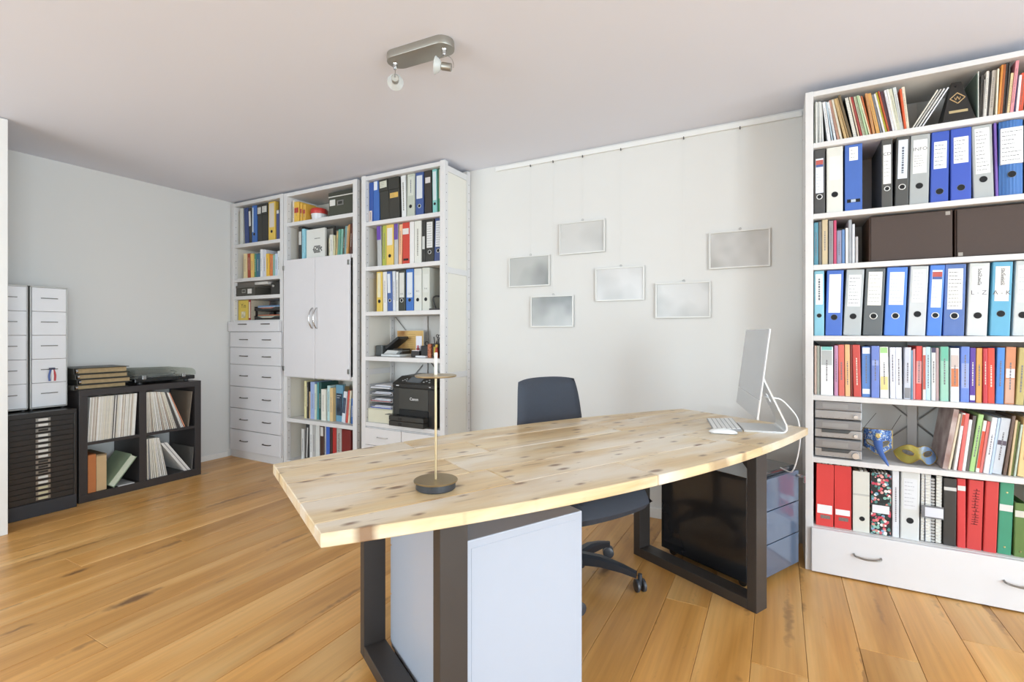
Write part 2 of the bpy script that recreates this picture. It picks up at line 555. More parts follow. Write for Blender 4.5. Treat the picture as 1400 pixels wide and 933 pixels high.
for (a0, a1) in ((-.725, -.645), (.715, .795)):
    lf = MB()
    y0, y1, p, t = -.27, .40, .042, .045
    lf.box(a0, a1, y0, y0 + p, 0, ZT - TH).box(a0, a1, y1 - p, y1, 0, ZT - TH)
    lf.box(a0, a1, y0 + p, y1 - p, 0, t).box(a0, a1, y0 + p, y1 - p, ZT - TH - t, ZT - TH)
    leg = lf.build('leg_frame', BLACKM, desk, bevel=.002)
    am = a0 - .004 if a0 > 0 else a1 + .004
    for yy, sg in ((y0 + p, 1), (y1 - p, -1)):
        tri = [(yy, ZT - TH - t), (yy + sg * .11, ZT - TH - t), (yy, ZT - TH - t - .11)]
        MB().prism(tri, (a0 + a1) / 2 - .004, (a0 + a1) / 2 + .004, 'x').build('gusset', BLACKM, leg)

# white drawer pedestal standing under the desk
px0, py0, _ = dk(-.632, .212)
ped = thing('white_pedestal', 'plain white office pedestal under the desk beside its leg frame', 'cabinet', (*dk(-.415, -.07)[:2], 0), DA)
WPED = mat('b2b9c6', .3, var=.01, coat=.2)
hw_, hd_ = .217, .284
pb = MB().box(-hw_, hw_, -hd_, hd_ - .02, .025, .598)
pb.build('body', WPED, ped, bevel=.003)
MB().box(-hw_ + .028, hw_ - .028, -hd_ - .0012, -hd_ + .002, .05, .575).build('front_panel', WPED, ped, bevel=.0008)
for i, (z0, z1) in enumerate(((.03, .205), (.21, .385), (.39, .59))):
    dr = MB().box(-hw_ + .004, hw_ - .004, hd_ - .02, hd_, z0, z1).build('drawer', WPED, ped, bevel=.002)
    MB().box(-.06, .06, hd_, hd_ + .014, z1 - .03, z1 - .022).build('handle', STEEL, dr)
MB().box(-hw_ + .01, hw_ - .01, -hd_ + .01, hd_ - .03, 0, .026).build('plinth', mat('6d6f74', .6), ped)

# dark grey mobile pedestal at the far end
ped2 = thing('mobile_pedestal', 'glossy dark grey three-drawer steel pedestal on castors beside the bookcase', 'cabinet', (*dk(1.06, -.08)[:2], 0), DA)
GREYP = mat('2f3033', .16, .2, var=.02, coat=.5)
MB().box(-.21, .21, -.228, .25, .032, .512).build('body', GREYP, ped2, bevel=.004)
for i, (z0, z1) in enumerate(((.036, .184), (.188, .338), (.342, .49))):
    dr = MB().box(-.207, .207, -.25, -.23, z0, z1).build('drawer', mat('5a6a82', .16, .25, var=.02, coat=.5), ped2, bevel=.002)  # bluish reflection put into the drawer fronts' colour
MB().tube([(.185, -.252, .468), (.185, -.27, .468)], .008, 12).build('lock', CHROME, ped2, smooth=True)
MB().box(.18, .19, -.285, -.262, .463, .473).box(.183, .187, -.29, -.285, .44, .473).build('key', CHROME, ped2)
for sx in (-.17, .17):
    for sy in (-.19, .2):
        c = MB().tube([(sx - .012, sy, .0205), (sx + .012, sy, .0205)], .0205, 14)
        c.box(sx - .016, sx + .016, sy - .016, sy + .016, .028, .034)
        c.build('castor', mat('26272a', .4), ped2, smooth=True)

# ------------------------------------------------------------------ slim brass table lamp
lamp = thing('table_lamp', 'slim brass table lamp with a thin flat disc and round base', 'lamp', (-.8125, 1.066, ZT))
MB().lathe([(.001, 0), (.050, 0), (.053, .003), (.053, .019), (.051, .0205)], 48).build('base_foot', mat('34363a', .45), lamp, smooth=True)
MB().lathe([(.0515, .0205), (.0585, .021), (.059, .0235), (.0575, .025), (.002, .0253)], 48).build('base_plate', mat('9c8966', .36, .9, var=.05), lamp, smooth=True)
MB().tube([(0, 0, .025), (0, 0, .305)], .0034, 16).build('pole', BRASS, lamp, smooth=True)
MB().lathe([(.008, .3), (.0545, .301), (.056, .303), (.055, .3058), (.008, .3066)], 48).build('disc', mat('ab9878', .3, .95, var=.06), lamp, smooth=True)
MB().tube([(0, 0, .305), (0, 0, .366)], .0045, 16).build('pole_tip', mat('e8e2cf', .4), lamp, smooth=True)

# ------------------------------------------------------------------ all-in-one computer, keyboard, mouse
mon = thing('computer', 'slim silver all-in-one computer with a bent foot on the desk', 'computer', (-.13, 2.396, ZT), R(102.1))
SILV = mat('b5b6b9', .34, .55, var=.015)
ALU = mat('d8d9da', .3, .5, var=.015)
tl = R(7.0)
Mt = Matrix.Translation((0, 0, .078)) @ Matrix.Rotation(tl, 4, 'X')
# local y points to the viewer of the screen; the tilt leans the top back
body = MB()
sec = [(-.0025, 0.0), (-.0025, .36), (-.007, .36), (-.018, .30), (-.034, .18), (-.034, .12), (-.020, .04), (-.007, 0)]
ws = [.2640, .2640, .2640, .2640, .15, .15, .2640, .2640]
W2 = .256
nx = 12
vs_, fs_ = [], []
for i in range(nx + 1):
    xx = -W2 + 2 * W2 * i / nx
    k = 1 - (abs(xx) / W2) ** 2.2
    for (yy, zz) in sec:
        vs_.append(Mt @ Vector((xx, -.0065 + (yy + .0065) * k if yy < -.007 else yy, zz)))
m_ = len(sec)
for i in range(nx):
    for j in range(m_):
        fs_.append((i * m_ + j, i * m_ + (j + 1) % m_, (i + 1) * m_ + (j + 1) % m_, (i + 1) * m_ + j))
fs_ += [tuple(range(m_)), tuple(range(nx * m_, nx * m_ + m_))]
body.add(vs_, fs_).build('housing', ALU, mon)
MB().box(-W2 + .001, W2 - .001, -.0025, .0005, .078, .359, Mt).build('screen', mat('a4a5a9', .16, .1, var=.02, coat=.3), mon)  # grey reflection put into the screen's base colour
MB().box(-W2 + .001, W2 - .001, -.0025, .0003, .001, .0775, Mt).build('chin', mat('c3c4c6', .3, .4, var=.02), mon)
st = [(.02, 0), (-.125, 0), (-.137, .003), (-.145, .012), (-.146, .026), (-.143, .04), (-.1085, .116), (-.0904, .156), (-.075, .19), (-.055, .235)]
t_ = .0065
pr = []
for i, (yy, zz) in enumerate(st):
    a, b = Vector(st[max(i - 1, 0)]), Vector(st[min(i + 1, len(st) - 1)])
    d = (b - a).normalized()
    nrm = Vector((d.y, -d.x))
    if i == 0 or i == 1:
        nrm = Vector((0, 1))
    pr.append((yy + nrm.x * t_, zz + nrm.y * t_))
sm = MB()
for (x0, x1, j0, j1) in ((-.095, .095, 0, 6), (-.095, -.018, 6, 7), (.018, .095, 6, 7), (-.095, .095, 7, 9)):   # cable hole in the upright
    n = j1 - j0 + 1
    vs_ = [(xx, yy, zz + .0003) for xx in (x0, x1) for (yy, zz) in st[j0:j1 + 1] + pr[j0:j1 + 1]]
    fs_ = []
    for j in range(n - 1):
        fs_ += [(j, j + 1, 2 * n + j + 1, 2 * n + j), (n + j, 3 * n + j, 3 * n + j + 1, n + j + 1), (j, n + j, n + j + 1, j + 1), (2 * n + j, 2 * n + j + 1, 3 * n + j + 1, 3 * n + j)]
    fs_ += [(0, 2 * n, 3 * n, n), (n - 1, 2 * n - 1, 4 * n - 1, 3 * n - 1)]
    sm.add(vs_, fs_)
sm.build('stand', ALU, mon)
cab = [(0.0, -.046, .137), (.0, -.07, .14), (.004, -.11, .136), (.035, -.145, .127), (.075, -.18, .10), (.108, -.226, .045), (.115, -.240, .0), (.115, -.243, -.06), (.14, -.240, -.14), (.17, -.230, -.21), (.21, -.222, -.2335), (.28, -.20, -.234)]
def smooth_path(p, n=6):
    out = []
    P = [Vector(q) for q in p]
    for i in range(len(P) - 1):
        p0, p1, p2, p3 = P[max(i - 1, 0)], P[i], P[i + 1], P[min(i + 2, len(P) - 1)]
        for k in range(n):
            t = k / n
            out.append(.5 * ((2 * p1) + (p2 - p0) * t + (2 * p0 - 5 * p1 + 4 * p2 - p3) * t * t + (3 * p1 - p0 - 3 * p2 + p3) * t ** 3))
    out.append(P[-1])
    return out
pc = MB().tube(smooth_path(cab), .0032, 8).build('power_cable', mat('e8e8e8', .4), None, smooth=True, loc=(-.13, 2.396, ZT), rot=(0, 0, R(102.1)))
tag(pc, 'white power cable looping from the computer down to the dark grey pedestal', 'cable')

kb = thing('keyboard', 'flat white keyboard lying in front of the silver computer', 'keyboard', (-.222, 2.418, ZT), R(102.1))
MB().prism([(-.057, .0), (.057, .0), (.057, .004), (-.057, .0105)], -.14, .14, 'x').build('base', mat('9fa0a3', .35, .4), kb)
KW = mat('ecebe9', .4, var=.01)
_km = {}
for r_ in range(6):
    nk = 14 if r_ < 5 else 8
    yy = .046 - r_ * .0184
    wdt = .27 / nk
    zk = .004 + .0065 * (.057 - yy) / .114 - .0008
    for c_ in range(nk):
        if nk not in _km:
            _km[nk] = MB().box(-wdt / 2 + .002, wdt / 2 - .002, -.0072, .0072, 0, .0034).mesh('key', KW, bevel=.0006, seg=1)
        put('key', _km[nk], kb, (-.135 + (c_ + .5) * wdt, yy, zk), (-.057, 0, 0))
ms = thing('mouse', 'small white computer mouse beside the keyboard', 'mouse', (-.205, 2.222, ZT), R(12))
vs_, fs_ = [], []
nu, nv = 16, 6
for j in range(nv + 1):
    t = j / nv
    for i in range(nu):
        a = 2 * math.pi * i / nu
        rr = math.cos(t * math.pi / 2) ** .45
        vs_.append((.056 * rr * math.copysign(abs(math.cos(a)) ** .7, math.cos(a)), .028 * rr * math.copysign(abs(math.sin(a)) ** .7, math.sin(a)), .004 + .017 * t))
for j in range(nv):
    for i in range(nu):
        fs_.append((j * nu + i, j * nu + (i + 1) % nu, (j + 1) * nu + (i + 1) % nu, (j + 1) * nu + i))
fs_.append(tuple(range(nu * nv, nu * nv + nu)))
MB().add(vs_, fs_).build('shell', mat('eeeeec', .18, var=.01, coat=.4), ms, smooth=True)
MB().box(-.05, .05, -.024, .024, 0, .0055).build('underside', mat('b5b5b5', .35, .6), ms, bevel=.002)

# ------------------------------------------------------------------ office chair
chair = thing('office_chair', 'dark grey upholstered swivel chair tucked behind the pine desk', 'chair', (-.85, 2.20, 0), R(-117.7))
FAB = mat('3c414b', .8, var=.08, scale=60, bump=.25)
BLK = mat('2b2e34', .42, var=.05)
def pad(w0, w1, d, z0, z1, nx=14, ny=14, crown=.012, front=.0):
    """rounded cushion, w0 back width, w1 front width"""
    vs_, fs_ = [], []
    def sq(u, v, e=.42):
        # square to rounded square
        return u * math.sqrt(1 - .5 * e * v * v), v * math.sqrt(1 - .5 * e * u * u)
    for side in (0, 1):
        for j in range(ny + 1):
            for i in range(nx + 1):
                u, v = -1 + 2 * i / nx, -1 + 2 * j / ny
                uu, vv = sq(u, v)
                wv = w0 + (w1 - w0) * (vv + 1) / 2
                edge = max(abs(u), abs(v))
                rim = (1 - edge ** 8)
                zc = (z0 + z1) / 2
                if side:
                    z = zc + (z1 - zc) * (rim ** .5) + crown * (1 - u * u) * (1 - v * v) * .5 - front * max(0, v) ** 3
                else:
                    z = zc - (zc - z0) * (rim ** .5) - front * max(0, v) ** 3
                vs_.append((uu * wv / 2, vv * d / 2, z))
    o = (nx + 1) * (ny + 1)
    for j in range(ny):
        for i in range(nx):
            a = j * (nx + 1) + i
            fs_ += [(a + o, a + 1 + o, a + nx + 2 + o, a + nx + 1 + o), (a, a + nx + 1, a + nx + 2, a + 1)]
    rimi = [i for i in range(nx + 1)] + [j * (nx + 1) + nx for j in range(1, ny + 1)] + [ny * (nx + 1) + i for i in range(nx - 1, -1, -1)] + [j * (nx + 1) for j in range(ny - 1, 0, -1)]
    for k in range(len(rimi)):
        a, b = rimi[k], rimi[(k + 1) % len(rimi)]
        fs_.append((a, b, b + o, a + o))
    return vs_, fs_
v_, f_ = pad(.44, .49, .47, .375, .475, front=.02)
v_ = [(x_, y_ + .07, z_) for x_, y_, z_ in v_]
MB().add(v_, f_).build('seat', FAB, chair, smooth=True)
# backrest: tapered curved cushion
vs_, fs_ = [], []
nx, nz = 16, 16
for side in (0, 1):
    for j in range(nz + 1):
        for i in range(nx + 1):
            u, v = -1 + 2 * i / nx, -1 + 2 * j / nz
            uu = u * math.sqrt(1 - .10 * v ** 4) ; vv = v * math.sqrt(1 - .08 * u ** 4)
            wz = .225 - .022 * (vv + 1) / 2 * 1.6
            z = .735 + .205 * vv + (-.006 * u * u if v > 0 else 0)
            edge = max(abs(u), abs(v)) ** 8
            th_ = .026 * math.sqrt(max(0, 1 - edge))
            yb = -.245 + .035 * u * u + .02 * (1 - vv * vv) - .012 * vv
            vs_.append((uu * wz, yb + (th_ if side else -th_ * .6), z))
o_ = (nx + 1) * (nz + 1)
for j in range(nz):
    for i in range(nx):
        a = j * (nx + 1) + i
        fs_ += [(a + o_, a + nx + 1 + o_, a + nx + 2 + o_, a + 1 + o_), (a, a + 1, a + nx + 2, a + nx + 1)]
rimi = [i for i in range(nx + 1)] + [j * (nx + 1) + nx for j in range(1, nz + 1)] + [nz * (nx + 1) + i for i in range(nx - 1, -1, -1)] + [j * (nx + 1) for j in range(nz - 1, 0, -1)]
for k in range(len(rimi)):
    a, b = rimi[k], rimi[(k + 1) % len(rimi)]
    fs_.append((a, b, b + o_, a + o_))
MB().add(vs_, fs_).build('backrest', FAB, chair, smooth=True)
MB().tube(smooth_path([(0, -.02, .365), (0, -.18, .35), (0, -.27, .40), (0, -.285, .55), (0, -.272, .68)]), .018, 10).build('back_bar', BLK, chair, smooth=True)
MB().box(-.08, .08, -.10, .12, .335, .372).build('tilt_mechanism', BLK, chair, bevel=.008)
MB().tube([(0, 0, .09), (0, 0, .34)], [.028, .022], 18).build('gas_column', BLK, chair, smooth=True)
MB().lathe([(.02, .06), (.045, .065), (.05, .10), (.035, .125), (.02, .13)], 20).build('hub', BLK, chair, smooth=True)
for k in range(5):
    wa = R(5 + 72 * k) - R(-117.7)
    c, s_ = math.cos(wa), math.sin(wa)
    arm = MB()
    pth = [(c * r_, s_ * r_, z) for r_, z in ((.03, .105), (.12, .108), (.22, .092), (.285, .075))]
    vs_, fs_ = [], []
    for (p, hw2, hh) in zip(pth, (.026, .024, .019, .016), (.026, .022, .016, .012)):
        for (q, z) in ((-1, -1), (1, -1), (1, .55), (.55, 1), (-.55, 1), (-1, .55)):
            vs_.append((p[0] - s_ * hw2 * q, p[1] + c * hw2 * q, p[2] + hh * z))
    for i in range(3):
        for j in range(6):
            fs_.append((i * 6 + j, i * 6 + (j + 1) % 6, i * 6 + 6 + (j + 1) % 6, i * 6 + 6 + j))
    fs_ += [(5, 4, 3, 2, 1, 0), (18, 19, 20, 21, 22, 23)]
    leg = arm.add(vs_, fs_).build('base_arm', BLK, chair, smooth=True)
    cx, cy = c * .30, s_ * .30
    cs = MB()
    wa2 = wa + R(35)
    ax = Vector((math.cos(wa2), math.sin(wa2), 0))
    for q in (-1, 1):
        p0 = Vector((cx, cy, .028)) + ax * (.007 * q); p1 = Vector((cx, cy, .028)) + ax * (.024 * q)
        cs.tube([p0, p0 + (p1 - p0) * .2, p0 + (p1 - p0) * .8, p1], [.024, .028, .028, .022], 18)
    cs.tube([(cx, cy, .028), (cx, cy, .08)], .010, 10)
    cs.build('castor', mat('3c3f45', .35), leg, smooth=True)

# ------------------------------------------------------------------ ceiling spotlight
spot = thing('ceiling_spotlight', 'brushed metal two-lamp spotlight bar fixed to the ceiling', 'spotlight', (-1.375, 1.692, H), R(3))
NICK = mat('a39f96', .4, .75, var=.04)
L_, W_ = .115, .052
poly = [(L_ + W_ * math.cos(a), W_ * math.sin(a)) for a in [R(-90 + 15 * i) for i in range(13)]] + [(-L_ + W_ * math.cos(a), W_ * math.sin(a)) for a in [R(90 + 15 * i) for i in range(13)]]
MB().prism(poly, -.036, 0).build('bar', NICK, spot, bevel=.003, smooth=True)
FRG = glassy('frosted_reflector_glass', 'e9ecea', .55, .25)
def spot_head(cx, tilt_axis_rot, name):
    j = MB().lathe([(.002, -.062), (.007, -.06), (.010, -.05), (.009, -.042), (.012, -.036)], 16, (cx, 0, 0))
    hd = j.build('joint', CHROME, spot, smooth=True)
    Rm = Matrix.Translation((cx, 0, -.108)) @ tilt_axis_rot
    yk = MB()
    arc = [Rm @ Vector((.04 * math.cos(R(a)), 0, .048 * math.sin(R(a)))) for a in range(0, 181, 15)]
    yk.tube(arc, .0016, 6)
    yk.build('yoke', CHROME, hd, smooth=True)
    lp = MB()
    lp.lathe([(.002, -.032), (.014, -.032), (.0165, -.03), (.0165, .008), (.014, .012), (.002, .013)], 20, (0, 0, 0), None)
    lp.v = [tuple(Rm @ Vector((p[2], p[1], p[0]))) for p in lp.v]
    lp.build('lamp_holder', NICK, hd, smooth=True)
    rf = MB()
    prof = [(.012, .012), (.018, .016), (.027, .024), (.034, .036), (.036, .038), (.033, .037), (.026, .027), (.012, .018)]
    n_ = 28
    vs_, fs_ = [], []
    for r_, z in prof:
        for k in range(n_):
            a = 2 * math.pi * k / n_
            vs_.append(Rm @ Vector((z, r_ * math.sin(a), r_ * math.cos(a))))
    for i in range(len(prof)):
        for k in range(n_):
            i2 = (i + 1) % len(prof)
            fs_.append((i * n_ + k, i * n_ + (k + 1) % n_, i2 * n_ + (k + 1) % n_, i2 * n_ + k))
    rf.add(vs_, fs_).build('reflector', FRG, hd, smooth=True)
spot_head(-.135, Matrix.Rotation(R(128), 4, 'Z') @ Matrix.Rotation(R(-12), 4, 'Y'), 'a')
spot_head(.125, Matrix.Rotation(R(203), 4, 'Z') @ Matrix.Rotation(R(-10), 4, 'Y'), 'b')

# ------------------------------------------------------------------ pictures on the wall
PIC = [(-1.5725, 1.610, '6d6f6d', 'b4b4b0', 'silver frame with dark grey print hanging closest to the printer unit', -1.561),
       (-1.1735, 1.816, 'a9a8a5', 'cac8c4', 'silver frame with plain pale print, highest of those above the chair', -1.168),
       (-1.395, 1.319, '656866', 'b9b9b6', 'silver frame with darkest grey print, hanging lowest, straight above the chair', -1.385),
       (-.914, 1.488, 'aeaca8', 'cecbc8', 'silver frame with plain pale print hung midway along the scattered six', -.905),
       (-.5205, 1.370, 'abaaa6', 'cfcdca', 'silver frame with pale print whose lower edge hangs nearest the computer screen', -.513),
       (-.205, 1.658, 'a9a6a1', 'd1cecb', 'silver frame with pale print hanging closest to the wide bookcase', -.199)]
FRM = mat('d9d7d2', .4, .1, var=.03)
for i, (cx, cz, c0, c1, lab, hk) in enumerate(PIC):
    p = thing('picture_frame', lab, 'picture', (cx, YB - .004, cz - .11), 0, 'framed prints hung from the picture rail')
    w, h_, f = .1625, .22, .009
    fm = MB().box(-w, w, -.016, 0, 0, f).box(-w, w, -.016, 0, h_ - f, h_).box(-w, -w + f, -.016, 0, f, h_ - f).box(w - f, w, -.016, 0, f, h_ - f)
    fm.build('frame', FRM, p, bevel=.0012)
    MB().box(-w + f, w - f, -.009, -.002, f, h_ - f).build('print', clouded('clouded_print', c0, c1, 2.6 + .3 * i, .25, .32, .6), p)
    dx = hk - cx
    MB().torus((dx, -.006, h_ + .008), .006, .0013).box(dx - .006, dx + .006, -.012, -.003, h_ - .002, h_ + .003).build('hanger', STEEL, p)
    top = 2.368 - (cz - .11)
    MB().tube([(dx, -.006, h_ + .013), (dx, -.006, top)], .0004, 6).build('wire', mat('dedcd8', .5), p)
    MB().box(dx - .003, dx + .003, -.013, -.006, top - .012, top + .004).build('hook', mat('55534f', .5), p)

# ================================================================== SHELVING ALONG THE BACK WALL
YF, YK = 2.83, 3.160                # front and back of the units
HOLE = mat('77706a', .8)
def ladder(parent, x0, x1, zt, rails=(1.62, .86), holes_in=True, holes_out=False, part='side_frame', panel=True):
    """side frame: front post, back post, cross rails and a thin infill panel"""
    p = .042
    f = MB().box(x0, x1, YF, YF + p, 0, zt).box(x0, x1, YK - p, YK, 0, zt)
    for z in (.04, zt - .05) + tuple(rails):
        f.box(x0 + .002, x1 - .002, YF + p, YK - p, z - .022, z + .022)
    o = f.build(part, SHELFW, parent, bevel=.0025)
    if panel:
        MB().box(x0 + .009, x1 - .009, YF + p - .002, YK - p + .002, .05, zt - .05).build('panel', mat('e2ddd2', .55, var=.02, scale=4), o)
    hm = MB()
    for xx, sg in ((x1, 1), (x0, -1)):
        for yy in (YF + .021, YK - .021):
            z = .12
            while z < zt - .06:
                hm.box(xx - .0006, xx + .0006, yy - .0028, yy + .0028, z - .0028, z + .0028)
                z += .064
    hm.build('peg_holes', HOLE, o)['kind'] = 'stuff'
    return o
def plate(parent, x0, x1, z, t=.032, y0=YF + .004, y1=YK - .004, m=None, name='shelf'):
    return MB().box(x0, x1, y0, y1, z - t, z).build(name, m or SHELFW, parent, bevel=.002)
def brace(parent, x0, x1, z0, z1, y=YK - .006):
    for (za, zb) in ((z0, z1), (z1, z0)):
        MB().tube([(x0, y, za), (x1, y, zb)], .0035, 8).build('cross_brace', mat('8d8b88', .4, .5), parent, smooth=True)

# --- unit with the stack of drawers
uA = thing('drawer_unit', 'narrow white shelving unit with a tall stack of drawers in the corner', 'shelving unit')
ladder(uA, -4.575, -4.53, 2.392)
ladder(uA, -3.865, -3.822, 2.392)
AX0, AX1 = -4.530, -3.865
for z in (2.392, 2.0, 1.678, 1.511, 1.286):
    plate(uA, AX0, AX1, z)
HND = mat('6e6862', .35, .8)
def bar_handle(parent, x, y, z, L=.105, m=None):
    MB().tube(smooth_path([(x - L / 2, y, z), (x - L / 2 + .008, y - .018, z), (x, y - .022, z), (x + L / 2 - .008, y - .018, z), (x + L / 2, y, z)], 3), .0042, 8).build('handle', m or HND, parent, smooth=True)
MB().box(AX0 - .03, AX1 + .0, YF - .004, YK - .03, .075, 1.25).build('drawer_carcass', WHITE, uA)
zz = [1.276, 1.178, 1.033, .875, .670, .467, .268, .072]
for i in range(7):
    x0, x1, yf = (-4.592 + .03, -3.832, YF - .036) if i == 0 else (-4.553, -3.826, YF - .024)
    dr = MB().box(x0, x1, yf, YF - .003, zz[i + 1] + .002, zz[i] - .003).build('drawer', mat('dcd9da', .4, var=.012), uA, bevel=.003)
    hz = (zz[i] + zz[i + 1]) / 2 + (.02 if i == 0 else 0.0)
    for hx in (-4.334, -4.006):
        bar_handle(dr, hx, yf, hz)
MB().box(-4.53, -3.84, YF - .002, YF + .02, 0, .07).build('plinth', WHITE, uA)

# --- unit with double doors
uB = thing('door_unit', 'tall white shelving unit with two cupboard doors across its middle', 'shelving unit')
ladder(uB, -3.815, -3.772, 2.388)
ladder(uB, -2.978, -2.935, 2.388)
BX0, BX1 = -3.772, -2.978
for z in (2.388, 2.127, 1.800, .815, .425, .058):
    plate(uB, BX0, BX1, z)
MB().box(BX0, BX1, YK - .008, YK - .003, .05, 2.35).build('back_panel', mat('e2dccf', .6, var=.02), uB)
for (x0, x1, hx, sg) in ((-3.786, -3.392, -3.414, 1), (-3.388, -2.994, -3.362, -1)):
    dr = MB().box(x0, x1, YF - .022, YF - .002, .792, 1.797).build('door', mat('d9d5d6', .42, var=.012), uB, bevel=.003)
    pth = [(hx, YF - .022, 1.205), (hx, YF - .036, 1.213), (hx, YF - .056, 1.25), (hx, YF - .062, 1.29), (hx, YF - .056, 1.33), (hx, YF - .036, 1.367), (hx, YF - .022, 1.375)]
    MB().tube(smooth_path(pth), .0055, 10).build('handle', CHROME, dr, smooth=True)
    ex = x0 + .004 if sg > 0 else x1 - .004
    for z in (.86, 1.73):
        MB().box(ex - .012, ex + .012, YF - .028, YF - .02, z - .02, z + .02).build('hinge', STEEL, dr, bevel=.002)

# --- unit with the printer
uC = thing('printer_unit', 'tall white open shelving unit holding binders and the black printer', 'shelving unit')
ladder(uC, -2.885, -2.842, 2.397)
ladder(uC, -2.122, -2.079, 2.397)
CX0, CX1 = -2.842, -2.122
for z in (2.392, 2.034, 1.684, 1.333, .983, .472):
    plate(uC, CX0, CX1, z)
MB().box(-2.53, -2.485, YK - .012, YK, .06, 2.36).build('back_post', SHELFW, uC, bevel=.002)
brace(uC, CX0, CX1, .60, 1.32, YK - .008)
MB().box(CX0, CX1, YF + .012, YK - .02, .03, .436).build('drawer_carcass', WHITE, uC)
for c_, (x0, x1) in enumerate(((CX0 + .003, -2.478), (-2.472, CX1 - .003))):
    for (z0, z1) in ((.30, .43), (.165, .295), (.035, .16)):
        dr = MB().box(x0, x1, YF - .004, YF + .012, z0, z1).build('drawer', mat('dedad8', .4, var=.012), uC, bevel=.002)
        bar_handle(dr, (x0 + x1) / 2, YF - .004, (z0 + z1) / 2, .1, mat('d4d2d0', .3, .4))

# --- wide bookcase at the right
uR = thing('bookcase', 'wide white wall bookcase with a long drawer at its foot beside the desk', 'bookcase')
RX0, RX1, RZ = .149, 1.052, 2.357
for (x0, x1) in ((.115, .149), (1.052, 1.086)):
    sd = MB().box(x0, x1, YF, YK, 0, RZ).build('side_panel', SHELFW, uR, bevel=.002)
    hm = MB()
    for yy in (YF + .03, YK - .05):
        z = .3
        while z < 2.3:
            hm.box(x0 - .0005, x0 + .0005, yy - .0028, yy + .0028, z - .0028, z + .0028)
            z += .32
    hm.build('peg_holes', HOLE, sd)['kind'] = 'stuff'
for z in (2.357, 2.103, 1.754, 1.503, 1.1545, .8625, .557, .2175):
    plate(uR, RX0, RX1, z, .025)
MB().box(.572, .612, YK - .012, YK, .22, 2.33).build('back_post', SHELFW, uR, bevel=.002)
brace(uR, RX0, RX1, .30, 1.14, YK - .008)
bd = MB().box(.140, 1.060, YF - .022, YF - .002, .006, .2165).build('drawer', mat('dedcdd', .38, var=.012), uR, bevel=.003)
for hx in (.363, .885):
    MB().tube(smooth_path([(hx - .052, YF - .022, .125), (hx - .045, YF - .04, .121), (hx, YF - .045, .116), (hx + .045, YF - .04, .121), (hx + .052, YF - .022, .125)]), .0042, 8).build('handle', mat('8d8a85', .3, .9), bd, smooth=True)

# ================================================================== LEFT WALL: cube shelf, flat file, drawer towers
def kz(name, label, cat, y, z, group=None, lean=0.0, xf=-4.2):
    """a thing whose front looks along +x, standing at y on the left wall side"""
    return thing(name, label, cat, (xf, y, z), R(90), group, lean)
ks = thing('cube_shelf', 'low black four-compartment cube shelf against the left wall', 'shelf', (-4.19, 1.535, 0), R(90))
KW_, KH, KD, ko, ki = .805, .775, .385, .048, .045
fr_ = MB().box(0, KW_, 0, KD, 0, .055).box(0, KW_, 0, KD, KH - .045, KH).box(0, ko, 0, KD, .055, KH - .045).box(KW_ - ko, KW_, 0, KD, .055, KH - .045)
fr_.build('frame', BLACKW, ks, bevel=.0015)
MB().box(.361, .408, .002, KD, .055, KH - .045).build('divider', BLACKW, ks, bevel=.001)
MB().box(ko, .361, .002, KD, .39, .41).build('shelf', BLACKW, ks, bevel=.001)
MB().box(.408, KW_ - ko, .002, KD, .39, .41).build('shelf', BLACKW, ks, bevel=.001)

ff = thing('flat_file_cabinet', 'black many-drawer flat file cabinet with metal label holders', 'cabinet', (-4.145, 1.115, 0), R(90))
FBL = mat('2e2c2b', .3, var=.12, scale=9, coat=.15)
MB().box(0, .392, .012, .43, .085, .66).build('body', FBL, ff, bevel=.003)
MB().box(.0, .392, 0, .43, 0, .088).build('plinth', mat('33353a', .4, var=.1), ff, bevel=.002)
MB().box(0, .392, 0, .014, .632, .66).box(.378, .392, 0, .014, .088, .632).box(0, .058, 0, .014, .088, .632).build('front_frame', FBL, ff, bevel=.0015)
nd = 16
for i in range(nd):
    z0 = .096 + i * (.534 / nd)
    z1 = z0 + .534 / nd - .0025
    dr = MB().box(.060, .376, .002, .02, z0, z1).build('drawer', FBL, ff, bevel=.001, seg=1)
    zc = (z0 + z1) / 2
    hold = MB().box(.184, .256, -.0012, .003, zc - .010, zc - .007).box(.184, .256, -.0012, .003, zc + .007, zc + .010).box(.184, .196, -.002, .003, zc - .007, zc + .007).box(.244, .256, -.002, .003, zc - .007, zc + .007)
    hold.build('label_holder', STEEL, dr)
    empty_ = i in (13, 7, 6, 5)
    MB().box(.196, .244, .0, .003, zc - .007, zc + .007).build('label_card', mat('3a3836' if empty_ else ('cfc7a4' if i < 3 else 'dedcd6'), .8), dr)

